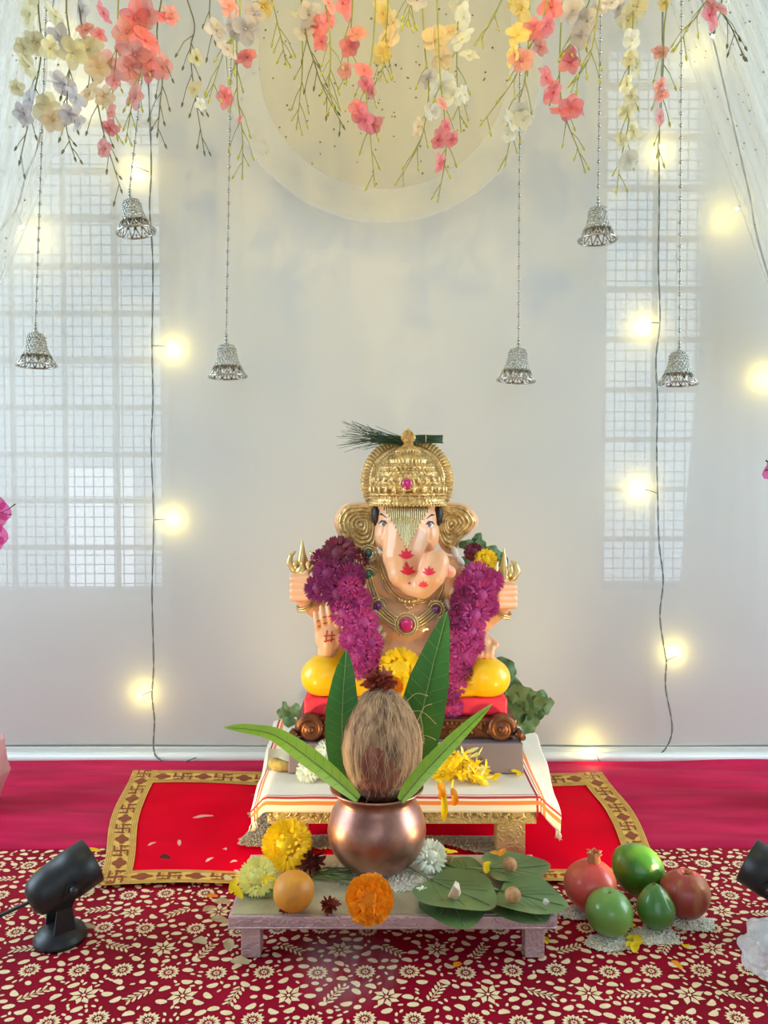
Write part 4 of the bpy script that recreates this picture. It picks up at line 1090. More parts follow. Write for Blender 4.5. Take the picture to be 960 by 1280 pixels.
# betel leaves
def heart(name, cx, cy, ang, L, z, label, tilt=0, mt='betel'):
    c = G(cx, cy, z); root = thing(name, V((c.x, c.y, z)), label, 'leaf'); mb = MB(); n = 44; ca, sa = cos(ang), sin(ang)
    def pr_(a):  # local outline, tip at +x
        x = cos(a); y = sin(a); r = 1.0
        X = .52*x+.04; Y = .50*y
        if x > 0: X = .50*x+.10*max(0, x)**6; Y *= (1-.16*x*x)
        if x < -.6: X += .14*((-x-.6)/.4)**2
        return X*L, Y*L
    def W(X, Y, t):
        zz = z + .0016*sin(X/L*7+cx)*t + .004*t*t*abs(sin(ang+cy)) * (Y/L)**2*4 + .0008 + tilt*X
        return V((c.x+X*ca-Y*sa, c.y+X*sa+Y*ca, max(zz, z+.0004)))
    rows = [[W(pr_(2*pi*k/n)[0]*t, pr_(2*pi*k/n)[1]*t, t) for k in range(n)] for t in (.02, .25, .5, .75, .92, 1)]
    mb.grid(rows, True); mb.build('blade', M[mt], root)
    v_ = MB(); up_ = V((0, 0, .0007))
    v_.tube([W(-.36*L+.9*L*t/8, 0, abs(t/4-1))+up_ for t in range(9)], .0006, 4)
    for k in range(3):
        for s in (-1, 1): v_.tube([W(-.34*L+.14*L*k, 0, .5)+up_, W(-.1*L+.16*L*k, s*.16*L, .5)+up_, W(.1*L+.13*L*k, s*(.30-.04*k)*L, .7)+up_], .0003, 3)
    v_.build('veins', M['vein'], root)['kind'] = 'stuff'
    b0 = W(-.36*L, 0, .8); MB().tube([b0, b0+V((-.25*L*ca, -.25*L*sa, .003)), b0+V((-.42*L*ca, -.42*L*sa, .001))], [.0011, .001, .0013], 6).build('stalk', M['vein'], root)
    return root
heart('betel_leaf', 566, 1132, -1.35, .076, TT+.001, 'betel leaf tucked lowest at the front left of the leaf pile')
heart('betel_leaf', 642, 1128, -1.0, .080, TT+.001, 'betel leaf tucked underneath at the front right corner of the table')
heart('betel_leaf', 573, 1088, 2.4, .062, TT+.003, 'half hidden betel leaf at the back beside the white flower')
heart('betel_leaf', 638, 1086, .15, .081, TT+.006, 'back right betel leaf carrying the paler betel nut')
heart('betel_leaf', 655, 1121, -.45, .080, TT+.009, 'right front betel leaf carrying the darker betel nut')
heart('betel_leaf', 565, 1112, -.75, .093, TT+.012, 'front left betel leaf carrying the white coconut piece')
def nut(px, py, r, Y, label, mt='nut'):
    q = MB(); c = at(px, py, Y); q.ell((0, 0, 0), (S(r, Y), S(r, Y), S(r*.95, Y)), 18, 12); tag(q.build('betel_nut', M[mt], loc=V((0, 0, 0))), label, 'nut').location = c
nut(637, 1081, 9.5, onT(637, 1081, 9.5, ZT+.011, .95), 'pale round betel nut on the back right betel leaf')
nut(641, 1119, 10.5, onT(641, 1119, 10.5, ZT+.014, .95), 'brown round betel nut on the right front betel leaf')
def chunk(name, px, py, Y, sx, sz, mt, label, cat, seed, n=10):
    random.seed(seed); bm = bmesh.new()
    for k in range(n): 
        d = V((rnd(-1, 1), rnd(-1, 1), rnd(-1, 1))).normalized(); bm.verts.new((d.x*sx, d.y*sx*.8, d.z*sz))
    bmesh.ops.convex_hull(bm, input=bm.verts[:]); 
    for v in [v for v in bm.verts if not v.link_faces]: bm.verts.remove(v)
    me = bpy.data.meshes.new(name); bm.to_mesh(me); bm.free(); me.materials.append(M[mt]); return tag(put(name, me, None, at(px, py, Y)), label, cat)
chunk('coconut_piece', 567, 1113, onT(567, 1113, 12, ZT+.016), S(9, .87), S(12, .87), 'coir', 'white coconut piece on the front left betel leaf', 'food', 4, 16)
chunk('camphor_piece', 683, 1127, onT(683, 1127, 5, ZT+.013), S(5, .87), S(4.5, .87), 'cotton', 'small white camphor lump at the right edge of a betel leaf', 'camphor', 7)
chunk('yellow_bud', 560, 1074, onT(560, 1074, 8, ZT+.006), S(8, .92), S(8, .92), 'turm', 'yellowish brown bud at the back of the betel leaves', 'flower', 8)
petals('yellow_petal', [(609, 1084), (608, 1090)], TT+.008, .012, .004, M['yellow'], 'single yellow petal on the back right betel leaf', group='yellow petals on the betel leaves', seed=8)
petals('orange_petal', [(620, 1070), (628, 1069)], TT+.010, .014, .004, M['orange'], 'orange petal behind the pale betel nut', group='orange petals behind the betel nut', seed=9)
petals('yellow_petal', [(556, 1066), (565, 1068)], TT+.010, .016, .004, M['yellow'], 'yellow petal beside the white flower at the table back', group='yellow petals beside the white flower', seed=10)
def rg(spots, z):
    def f():
        x, y = random.choice(spots); p = G(x+rnd(-5, 5), y+rnd(-2, 2), z); return V((p.x, p.y, z))
    return f
o = rice_on('rice_grains', rg([(525, 1111), (530, 1109), (533, 1112)], TT+.0165), M['rice'], None, 0, 31, 12); tag(o, 'few white rice grains on the left part of front betel leaf', 'rice', kind='stuff')

# ------------------------------------------------------------------ on the striped cloth
ZC2 = ZS+.0045
sp = G(352, 962, ZC2)
q = MB(); q.tube(cr([sp+V((-.018, .01, .008)), sp+V((-.006, 0, .007)), sp+V((.008, -.006, .007)), sp+V((.026, -.004, .006))], 5), [.004, .006, .008, .009, .0095, .009, .009, .0085, .008, .0075, .007, .0065, .006, .005, .004, .002], 10)
tag(q.build('turmeric_root', M['turm'], loc=sp), 'knobbly yellow brown turmeric root at the left end of the cloth', 'root')
pg = MB(); rows = []
for j in range(7):
    rows.append([at(336+i*5.5-j*.5, 935+j*4.5+1.5*sin(i), 1.20-.012*j) for i in range(7)])
tag(pg.grid(rows).build('folded_leaf_paper', M['paper'], loc=at(350, 950, 1.17)), 'pale greenish paper scrap leaning against the plinth left corner', 'paper')
random.seed(17)
for (x, y, r, Y_, lb) in ((385, 964, 16, 1.10, 'left white flower of the row on the cloth before the plinth'), (411, 941, 19, 1.10, 'uppermost white flower on the cloth behind the arching leaf'), (418, 962, 17, 1.09, 'white flower on the cloth nearest the coconut'), (540, 938, 15, 1.09, 'white flower half hidden behind the right leaning mango leaf')):
    Y = min(1.098, onT(x, y, r, ZC2, .7)); flower('white_blossom', wc, x, y, r, Y, (rnd(-.4, .4), -.8, .7), lb)
ypile = MB(); random.seed(19)
yp = thing('yellow_petal_heap', G(578, 972, ZC2), 'heap of loose yellow petals on the cloth in front of the plinth', 'petals')
for k in range(260):
    t = rnd(0, 1); x = 578+rnd(-1, 1)*38*(.5+.5*rnd(0, 1)); y = 975-rnd(0, 1)*38*max(.15, 1-abs(x-572)/42)
    Y = 1.085+rnd(-.03, .02); c = at(x, y, Y); c.z = max(c.z, ZC2+.003); a = rnd(0, 6.28); d = V((cos(a), rnd(-.6, .4), sin(a)*.8)).normalized(); s = d.orthogonal().normalized()
    petal_strip(ypile, c, d, s, d.cross(s), rnd(.010, .02), rnd(.002, .0042), rnd(-.6, .6), 3)
ypile.build('loose_petals', M['yellow'], yp)['kind'] = 'stuff'
yw = MB()
for k in range(22):
    c = at(590+rnd(-14, 16), 965+rnd(-26, 12), 1.065); a = rnd(0, 6.28); d = V((cos(a), rnd(-.4, .2), sin(a))).normalized(); s = d.orthogonal().normalized(); c.z = max(c.z, ZC2+.003)
    petal_strip(yw, c, d, s, d.cross(s), rnd(.010, .018), rnd(.002, .003), rnd(-.5, .5), 3)
yw.build('pale_petals', M['lemon'], yp)['kind'] = 'stuff'
for (x0, y0, x1, y1, mt, lb) in ((551, 975, 555, 1026, 'yellow', 'long drooping yellow petal hanging over the stool front edge'), (565, 985, 568, 1007, 'orange', 'short orange petal hanging over the stool front edge'), (549, 978, 551, 1000, 'orange', 'orange petal tip above the drooping yellow petal')):
    p_ = MB(); leafmesh(p_, [at(x0, y0, 1.0), at((x0+x1)/2+2, (y0+y1)/2, .99), at(x1, y1, .993)], [.001, .0045, .004, .005, .001], (0, -1, .1), .3, .2, 5); tag(p_.build('hanging_petal', M[mt], loc=at(x0, y0, 1.0)), lb, 'petal')
petals('yellow_petal', [(645, 968), (650, 970)], ZC2, .016, .005, M['yellow'], 'yellow petal on the cloth before the plinth right end', group='yellow petals on the cloth right end', seed=12)

# ------------------------------------------------------------------ fruits
ZB = .0085
def fbody(prof, c, name, mt, root, n=48, disp=None, axis=None):
    return MB().lathe(prof, c, n, disp, axis).build(name, M[mt], root)
def sph(r, sy=1, top_=0, bot=0, n=26, taper=0):
    out = []
    for k in range(n+1):
        t = -pi/2+pi*k/n; z = sin(t); rr = cos(t)
        zz = z*sy - (top_*max(0, 1-rr*3.2)**1.5 if z > 0 else 0) + (bot*max(0, 1-rr*3.2) if z < 0 else 0)
        rr *= 1 - taper*max(0, z)*.9 + .0
        out.append((max(rr, .004)*r, zz*r))
    return out
def fruit(name, px, py_base, Y, r, label, cat='fruit'):
    c = at(px, py_base, Y); root = thing(name, V((c.x, Y, ZB)), label, cat); return root, V((c.x, Y, ZB+.003))
Yp = .895; r = S(33, Yp); root, b = fruit('pomegranate', 738, 1152, Yp, r, 'reddish pink pomegranate with a crown at the left rear of the fruit'); c = b+V((0, 0, r*.94))
fbody(sph(r, .95), c, 'fruit_body', 'pome', root, disp=lambda a, z, rr: .0007*sin(a*5))
q = MB(); tz = c.z+r*.9; q.lathe([(r*.22, 0), (r*.25, r*.10), (r*.20, r*.24), (r*.26, r*.40), (r*.20, r*.40), (r*.15, r*.25), (.001, r*.2)], V((c.x+r*.12, c.y, tz)), 24, lambda a, z, rr: (.0028*sin(a*6) if z > r*.3 else 0)); q.build('calyx', M['pomec'], root)
Yg = .845; r = S(29.5, Yg); root, b = fruit('green_orange', 761, 1185, Yg, r, 'round green fruit with a dimpled top at the front left'); c = b+V((0, 0, r*.95))
fbody(sph(r, .96, .16), c, 'fruit_body', 'guava', root); q = MB(); q.ell(c+V((0, 0, r*.80)), (r*.10, r*.1, r*.05), 10, 6); q.build('stem_scar', M['stalk'], root)
Ya = .925; r = S(31, Ya); root, b = fruit('avocado', 797, 1143, Ya, r, 'largest mottled green avocado at the back of the fruit'); c = b+V((0, .002, r*1.08))
fbody([(rr*(1-.16*(z/r if z > 0 else 0)), z*1.12) for rr, z in sph(r, 1)], c, 'fruit_body', 'avo', root, axis=V((-.75, .1, .62)).normalized(), disp=lambda a, z, rr: .0009*noise.noise(V((cos(a)*3, sin(a)*3, z*80))))
Yd = .855; r = S(24, Yd); root, b = fruit('small_avocado', 819, 1178, Yd, r, 'small pointed dark green avocado at the front right'); c = b+V((0, 0, r*1.16))
pf = []
for k in range(31):
    t = -pi/2+pi*k/30; z = sin(t); rr = cos(t)*(1-.30*max(0, z)); pf.append((max(rr, .004)*r, (z*1.24 if z > 0 else z*1.14)*r))
fbody(pf, c, 'fruit_body', 'pear', root, axis=V((-.08, .0, 1)).normalized(), disp=lambda a, z, rr: .0004*noise.noise(V((cos(a)*4, sin(a)*4, z*90)))); MB().ell(c+V((-.002, 0, r*1.24)), (.0022, .0022, .0015), 8, 5).build('stem_scar', M['stalk'], root)
Ye = .882; r = S(31, Ye); root, b = fruit('apple', 856, 1163, Ye, r, 'dull red and yellow apple at the right end of the fruit'); c = b+V((0, 0, r*.9))
fbody([(rr*(1.0-.10*(1 if z < 0 else 0)*(-z/r)), z) for rr, z in sph(r, .95, .34, .15, 34)], c, 'fruit_body', 'applem', root, disp=lambda a, z, rr: .0007*sin(a*5+1)); MB().tube([c+V((0, 0, r*.55)), c+V((.002, -.001, r*.85))], .0012, 6).build('stalk', M['stalk'], root)
for i, (px, py, rx, ry, lb) in enumerate(((722, 1146, 26, 12, 'rice heap under the pomegranate'), (762, 1183, 33, 11, 'rice heap under the round green fruit'), (818, 1175, 34, 10, 'rice heap under the small pointed avocado'), (866, 1160, 29, 11, 'rice heap under the apple'))):
    c = G(px, py-6, ZB); rice_mound(c.x, c.y, S(rx*.92, c.y), S(rx*.92, c.y)*.62, .0035, ZB-.001, lb, 300, 40+i)
petals('yellow_petal', [(784, 1147), (786, 1158), (791, 1176), (797, 1178), (789, 1184), (793, 1187)], ZB+.001, .016, .0048, M['yellow'], 'yellow petal between the round green fruit and small avocado', group='yellow petals among the fruit', seed=23)
petals('yellow_petal', [(856, 1186)], ZB+.001, .013, .005, M['yellow'], 'yellow petal lying alone in front of the apple', seed=24)
petals('orange_petal', [(846, 1210)], ZB+.001, .012, .004, M['orange'], 'orange petal on the printed cloth nearest the plastic bag', seed=25)
petals('yellow_petal', [(682, 1178)], ZB, .018, .004, M['yellow'], 'yellow petal beside the right leg of the low table', seed=26)
petals('orange_petal', [(572, 1210)], ZB, .016, .004, M['orange'], 'orange petal on the cloth below the low table', seed=27)
petals('yellow_petal', [(52, 1090)], ZB, .018, .005, M['yellow'], 'yellow petal on the printed cloth behind the left spotlight', seed=28)
petals('orange_petal', [(265, 1123)], ZB+.002, .014, .004, M['orange'], 'orange petal near the front edge of the red mat', seed=29)
petals('yellow_petal', [(115, 1066)], .017, .022, .005, M['yellow'], 'yellow petal on the left ribbon border of the mat', seed=30)
petals('dry_leaf', [(206, 1075)], .0165, .014, .006, M['maroonp'], 'small dark dry leaf on the red mat', cat='leaf', seed=34)
petals('white_petal', [(254, 1023)], .0165, .030, .0035, M['cwhite'], 'long curved white petal on the left part of red mat', seed=31)
petals('white_petal', [(190, 1057), (224, 1056), (281, 1064), (262, 1077), (256, 1097), (296, 1092), (292, 1080), (300, 1051)], .0165, .011, .0026, M['cwhite'], 'tiny pale petal scattered on the red mat', group='pale petals on the red mat', seed=32)
petals('white_petal', [(112, 1117), (107, 1163), (262, 1140), (275, 1155), (250, 1180), (278, 1131), (286, 1184), (282, 1103), (300, 1205), (118, 1109)], ZB, .020, .006, M['ccream'], 'cream petal scattered on the printed cloth', group='cream petals on the printed cloth', seed=33)

# ------------------------------------------------------------------ black spotlights
def spotlight(px, py, Y, dx, label, power):
    base = G(px, py, .0075); base = V((base.x, Y, .0075)); root = thing('spotlight', base, label, 'lamp')
    MB().lathe([(.001, 0), (.0285, 0), (.0285, .004), (.026, .006), (.0255, .009), (.021, .010), (.020, .013), (.012, .015), (.001, .015)], base, 40).build('base', M['black'], root)
    d = V((dx*.66, .55, .33)).normalized(); hc_ = base + V((dx*.004, .002, .066))
    side = d.cross(V((0, 0, 1))).normalized()
    for s in (-1, 1):
        b_ = MB(); p0 = base+side*s*.015+V((0, 0, .010)); p1 = hc_+side*s*.029
        q_ = [p0+V((0, 0, 0)), p0+V((0, 0, .03)), p1]
        wv = V((d.x, d.y, 0)).normalized()
        rows = [[p-wv*ww-side*.0016, p+wv*ww-side*.0016, p+wv*ww+side*.0016, p-wv*ww+side*.0016] for p, ww in ((p0, .012), (q_[1], .008), (p1, .0075), (p1+V((0, 0, .005)), .005))]
        b_.grid(rows, True, True); b_.build('bracket', M['black'], root, smooth=False)
        k_ = MB(); k_.cap(p1-side*s*.002, p1+side*s*.004, .0055, .0045, 12); k_.build('pivot_knob', M['black'], root)
    hd = MB(); rr = .0265
    hd.lathe([(.001, -.040), (rr*.45, -.039), (rr*.72, -.034), (rr*.88, -.025), (rr*.95, -.013), (rr*.97, .004), (rr, .005), (rr, .033), (rr*.93, .034), (rr*.9, .026), (.001, .024)], hc_, 40, None, d).build('lamp_head', M['black'], root)
    MB().lathe([(.001, .025), (rr*.88, .025), (rr*.88, .027), (.001, .028)], hc_, 30, None, d).build('lens', M['lens'], root)
    L = bpy.data.lights.new('spot_beam', 'SPOT'); L.energy = power; L.color = (1, .72, .28); L.spot_size = radians(105); L.spot_blend = .8; L.shadow_soft_size = .02
    lo = bpy.data.objects.new('spot_beam', L); COL.objects.link(lo); lo.parent = root; lo.location = hc_+d*.045-base; lo.rotation_euler = d.to_track_quat('-Z', 'Y').to_euler()
    cb2 = MB(); e = hc_-d*.036; cb2.tube(cr([e, e+V((-dx*.03, -.006, -.012)), e+V((-dx*.09, -.02, -.034)), V((e.x-dx*.16, e.y-.03, .009)), V((e.x-dx*.3, e.y-.02, .009))], 6), .0022, 8).build('cable', M['black'], root)
    return root
spotlight(69, 1182, .843, 1, 'black plastic spotlight on a round base at the left', 4.2)
spotlight(984, 1182, .843, -1, 'black plastic spotlight cut off by the right picture edge', 4.2)

# ------------------------------------------------------------------ fairy lights
def string_lights(name, wpts, bulbs, label, r=.0012, power=.075, col=(1, .80, .20)):
    root = thing(name, V(wpts[0]), label, 'string lights')
    P = cr(wpts, 7); w1 = MB()
    tw1 = [p+V((.0011*cos(i*1.1), .0008*sin(i*1.1), 0)) for i, p in enumerate(P)]; tw2 = [p-V((.0011*cos(i*1.1), .0008*sin(i*1.1), 0)) for i, p in enumerate(P)]
    w1.tube(tw1, r*.62, 5); w1.tube(tw2, r*.62, 5); w1.build('wire', M['wire'], root)
    for (p, anchor) in bulbs:
        b_ = MB(); b_.ell(p, .0030, 10, 8); bo = b_.build('bulb', M['bulb'], root)
        l_ = MB(); l_.tube([anchor, (anchor+p)/2+V((0, -.002, .001)), p], .0008, 5); l_.build('bulb_lead', M['wire'], root)
        L = bpy.data.lights.new('bulb_glow', 'POINT'); L.energy = power; L.color = col; L.shadow_soft_size = .003
        lo = bpy.data.objects.new('bulb_glow', L); COL.objects.link(lo); lo.parent = root; lo.location = p+V((0, .0042, 0))-wl(root)
YW = 1.408; YBL = 1.402
def Wp(x, y, Y=YW): return at(x, y, Y)
def bl(x, y, ax, ay, Y=YBL): return (at(x, y, Y), at(ax, ay, YW))
string_lights('string_lights', [Wp(183, -60), Wp(184, 60), Wp(189, 200), Wp(187, 260), Wp(191, 330), Wp(190, 430), Wp(191, 500), Wp(189, 560), Wp(192, 650), Wp(190, 740), Wp(192, 830), Wp(190, 868), Wp(193, 900), Wp(192, 935), Wp(199, 949, 1.395), Wp(222, 954, 1.395), Wp(245, 947, 1.396)],
    [bl(166, 208, 186, 215), bl(212, 434, 191, 432), bl(211, 650, 192, 650), bl(174, 871, 190, 864)], 'left twisted fairy light wire hanging down the backdrop')
string_lights('string_lights', [Wp(828, -60), Wp(828, 60), Wp(824, 180), Wp(824, 260), Wp(823, 330), Wp(825, 400), Wp(820, 450), Wp(822, 500), Wp(821, 560), Wp(822, 620), Wp(824, 680), Wp(829, 725), Wp(825, 770), Wp(831, 815), Wp(833, 828), Wp(832, 860), Wp(840, 915), Wp(820, 946), Wp(770, 955, 1.395), Wp(735, 963, 1.39)],
    [bl(828, 182, 824, 185), bl(811, 404, 824, 404), bl(803, 611, 822, 617), bl(848, 819, 833, 826), (at(741, 938, 1.39), at(750, 952, 1.396))], 'right twisted fairy light wire zigzagging down the backdrop')
string_lights('string_lights', [Wp(860, -60, 1.386), Wp(886, 30, 1.386), Wp(900, 85, 1.386), Wp(915, 150, 1.386), Wp(936, 240, 1.386), Wp(945, 290, 1.386), Wp(962, 350, 1.386), Wp(985, 420, 1.386), Wp(1010, 560, 1.386)],
    [(at(891, 45, 1.385), Wp(890, 40, 1.386)), (at(921, 261, 1.385), Wp(936, 250, 1.386)), (at(965, 470, 1.40), Wp(985, 440, 1.386))], 'thin fairy light wire along the right white net drape')
string_lights('string_lights', [Wp(75, -60, 1.386), Wp(60, 60, 1.386), Wp(50, 170, 1.386), Wp(32, 220, 1.386), Wp(20, 262, 1.386), Wp(-8, 300, 1.386), Wp(-30, 360, 1.386)],
    [(at(28, 284, 1.385), Wp(20, 262, 1.386)), (at(62, 30, 1.385), Wp(64, 30, 1.386)), (at(84, 110, 1.385), Wp(56, 100, 1.386))], 'short fairy light wire on the left white net drape')

# ------------------------------------------------------------------ hanging rail
RZ = 1.50
hr_ = MB(); hr_.tube([(XL, 1.22, RZ), (XR, 1.22, RZ)], .012, 12)
tag(hr_.build('hanging_rail', M['trim'], loc=V((0, 1.22, RZ))), 'white rail above the picture carrying flowers, net and bells', 'rail')

FR = MB(); FR.tube([(XL, .86, 1.30), (XR, .86, 1.30)], .008, 12)  # added rail out of view, only there to hold the warm fill bulbs
tag(FR.build('added_front_rail', M['trim'], loc=V((0, .86, 1.30))), 'added unseen white rail above and in front of the flowers for warm fill bulbs', 'rail')
string_lights('string_lights', [V((-.45, .86, 1.28)), V((-.2, .862, 1.262)), V((0, .86, 1.27)), V((.2, .862, 1.262)), V((.45, .86, 1.28))],
    [(V((x, .868, 1.235)), V((x, .862, 1.262))) for x in (-.24, -.08, .08, .24)], 'added unseen warm fill bulbs along the front rail above the picture', power=1.45, col=(1, .71, .10))  # added bulbs out of view, to warm the centre of the backdrop
# ------------------------------------------------------------------ net drapes
def sequins(root, fn, n, seed):
    random.seed(seed); s_ = MB()
    for _ in range(n):
        p = fn(); r = rnd(.0012, .0020); s_.add([p+V((r*cos(2*pi*k/6), -.0012, r*sin(2*pi*k/6))) for k in range(6)], [tuple(range(6))])
    s_.build('sequins', M['sequin'], root, smooth=False)['kind'] = 'stuff'
# centre swag
YS = 1.36
def swag(s, t, lift=0):
    # s -1..1 across, t 0..1 down ; catenary-like half disc
    R0 = 2+193*t; cx, cy = 480, 80; a = abs(s); sg = 1 if s > 0 else -1
    if a < .7:
        q = pi/2*a/.7; x = cx+sg*R0*sin(q); y = cy+R0*cos(q)
    else: x = cx+sg*R0*(1+.12*(a-.7)); y = cy-(a-.7)/.3*150
    return at(x, y, YS+.012*sin(t*9+s*3)+lift)
sw_ = thing('centre_net_swag', at(480, 0, YS), 'cream glittery net swag forming a half round in the top centre', 'net')
rows = [[swag(-1+2*i/70, j/16) for i in range(71)] for j in range(17)]
MB().grid(rows).build('net_fabric', M['tulley'], sw_)
MB().grid([[swag(-1+2*i/70, .80+.22*j/5, -.008) for i in range(71)] for j in range(6)]).build('net_overlay', M['tulle'], sw_)
sequins(sw_, lambda: swag(rnd(-1, 1), rnd(0, 1), -.004), 170, 5)
def drape(name, tl, tr_, bl_, br_, mid, label, n=60, seed=3, Y=1.35):
    root = thing(name, at(tl[0], tl[1], Y), label, 'net')
    def f(s, t):
        xl = tl[0]+(bl_[0]-tl[0])*t + mid[0]*sin(pi*t); xr = tr_[0]+(br_[0]-tr_[0])*t + mid[1]*sin(pi*t)
        yl = tl[1]+(bl_[1]-tl[1])*t; yr = tr_[1]+(br_[1]-tr_[1])*t
        amp = .014*(.3+t*.7)
        return at(xl+(xr-xl)*s, yl+(yr-yl)*s, Y+amp*sin(s*26+seed)+.006*sin(s*61))
    MB().grid([[f(i/110, j/20) for i in range(111)] for j in range(21)]).build('net_fabric', M['tulle'], root)
    e = MB(); e.tube([f(1 if seed == 3 else 0, j/20) for j in range(21)], .0006, 4); e.build('net_edge', M['towel'], root)
    sequins(root, lambda: f(rnd(0, 1), rnd(0, 1)), n*2, seed)
drape('left_net_drape', (-60, -60), (120, -60), (-150, 460), (-10, 380), (0, 22), 'white glittery net drape gathered to the left edge', 50, 3)
drape('left_net_fold', (0, -60), (60, -60), (-150, 460), (0, 350), (0, 22), 'narrow inner fold of white net at far left', 20, 3, 1.30)
drape('right_net_drape', (815, -60), (1000, -60), (985, 430), (1200, 520), (0, 0), 'white glittery net drape spreading down the right edge', 70, 7)
drape('right_net_fold', (860, -60), (960, -60), (1010, 430), (1200, 520), (20, 0), 'second fold of white net nearer the right edge', 30, 8, 1.30)

# ------------------------------------------------------------------ bells on bead strings
def bell(px, py, topx, Y, tilt, label):
    """px,py = middle of the rim"""
    c = at(px, py, Y); root = thing('hanging_bell', c, label, 'bell', 'silver bells on bead strings')
    u_ = S(1, Y); rotm = Euler((0, tilt, 0)).to_matrix(); apex = c+rotm @ V((0, 0, 46*u_))
    def place(mb, name, mt, parent=root):
        mb.v = [c+rotm @ p for p in mb.v]; return mb.build(name, mt, parent)
    b_ = MB(); b_.lathe([(r*u_, z*u_) for r, z in ((16.5, 12), (14.5, 17), (12.5, 22), (11.5, 28), (11, 33), (9.5, 37), (6, 40), (1, 41))], (0, 0, 0), 32)
    body_ = place(b_, 'bell_body', M['glitter'])
    s_ = MB()
    for j in range(8):
        z = 13+j*3.5; r = (16.3, 14.6, 13.2, 12.2, 11.6, 11.3, 11, 9.3)[j]; n = 20
        for k in range(n):
            a = 2*pi*(k+.5*(j % 2))/n; s_.ell((r*u_*cos(a), r*u_*sin(a), z*u_), 1.35*u_, 6, 4)
    place(s_, 'studs', M['chrome'], root)['kind'] = 'stuff'
    r_ = MB(); r_.tube([(23.5*u_*cos(t/40*2*pi), 23.5*u_*sin(t/40*2*pi), 0) for t in range(41)], 1.3*u_, 7, False); place(r_, 'rim', M['chrome'])
    k_ = MB()
    for k in range(12):
        a0 = 2*pi*k/12; a1 = 2*pi*(k+.5)/12; a2 = 2*pi*(k+1)/12; tp_ = V((16.5*u_*cos(a1), 16.5*u_*sin(a1), 12*u_)); 
        for a in (a0, a2): k_.tube([V((23.5*u_*cos(a), 23.5*u_*sin(a), 0)), V((19*u_*cos((a+a1)/2), 19*u_*sin((a+a1)/2), 6.5*u_)), tp_], [.7*u_, 1.0*u_, 1.2*u_], 5)
        k_.ell((21*u_*cos(a1), 21*u_*sin(a1), 4*u_), 1.4*u_, 6, 4)
        k_.tube([V((21.5*u_*cos(a1), 21.5*u_*sin(a1), 3.4*u_)), V((23*u_*cos(a1), 23*u_*sin(a1), .4*u_))], .6*u_, 4)
    place(k_, 'openwork_skirt', M['chrome'])
    cp = MB(); cp.ell((0, 0, 43*u_), (3*u_, 3*u_, 2.6*u_), 10, 6); cp.ell((0, 0, 47.5*u_), (2.2*u_,)*3, 10, 6); place(cp, 'cap_bead', M['chrome'])
    # bead string up to the rail
    a = c+rotm @ V((0, 0, 49*u_)); tz = RZ; dx = at(topx, 0, Y).x; top_ = V((dx, 1.22+(Y-1.22)*.2, RZ-.012)); 
    # straight to topx at frame top, at the same depth
    t0 = at(topx, 0, Y); dirn = (t0-a).normalized(); L = (RZ-a.z)/dirn.z; st_ = MB(); bd_ = MB()
    st_.tube([a, a+dirn*L], .0004, 4); st_.tube([a+dirn*L, V((a.x+dirn.x*L, 1.22, RZ))], .0006, 4); st_.build('string', M['wire'], root)
    t = 0; i = 0
    while t < L:
        rr = 2.3*u_ if i % 5 == 0 else 1.05*u_
        t += rr; bd_.ell(a+dirn*t, rr, 7, 5); t += rr+.35*u_; i += 1
    bd_.build('beads', M['chrome'], root)['kind'] = 'stuff'
    return root
bell(46, 457, 58, 1.26, -.02, 'leftmost silver glitter bell hanging low at the left edge')
bell(170, 290, 188, 1.24, -.16, 'silver bell hanging high and tilted before the left wire')
bell(285, 471, 290, 1.30, -.04, 'silver bell hanging low between the left wire and the idol')
bell(645, 476, 650, 1.30, .06, 'silver bell hanging low right of the idol crown')
bell(747, 300, 751, 1.27, 0, 'silver bell hanging high on the right side')
bell(847, 480, 852, 1.28, .03, 'rightmost silver bell hanging low beside the right wire')

# ------------------------------------------------------------------ artificial flower sprays
def blossom_mesh(key, mt, seed, narrow=1.0):
    if key in _fm: return _fm[key]
    random.seed(seed); mb = MB(); n = 5
    for k in range(n):
        a = 2*pi*k/n+rnd(-.15, .15); d = V((cos(a), sin(a), rnd(.1, .5))).normalized(); s = V((-sin(a), cos(a), 0)); u_ = s.cross(d)*-1; rows = []
        L = rnd(.85, 1.05); wd = .46*narrow*rnd(.85, 1.1)
        for i in range(7):
            t = i/6; ww = wd*(sin(pi*min(1, .08+.8*t**.85)))*(1 if i < 6 else .72); c = d*(L*t)+V((0, 0, -.22*t*t))
            rows.append([c+s*ww*q+V((0, 0, .10*q*q*ww*4*(1-t)+.03*sin(5*q+k*2+i))) for q in (-1, -.6, 0, .6, 1)])
        mb.grid(rows)
    mb.ell((0, 0, .04), (.09, .09, .12), 8, 5); me = mb.mesh(key, mt); _fm[key] = me; return me
BL = {}
for i, c_k in enumerate(('cpink', 'crose', 'ccream', 'clav', 'cwhite', 'cpeach', 'cyellow', 'cmag')):
    for v in range(3): BL[(c_k, v)] = blossom_mesh('blossom_%s_%d' % (c_k, v), M[c_k], 50+i*3+v, (1, .85, 1.1)[v])
KEY = {'p': 'cpink', 'r': 'crose', 'c': 'ccream', 'l': 'clav', 'w': 'cwhite', 'e': 'cpeach', 'y': 'cyellow', 'm': 'cmag'}
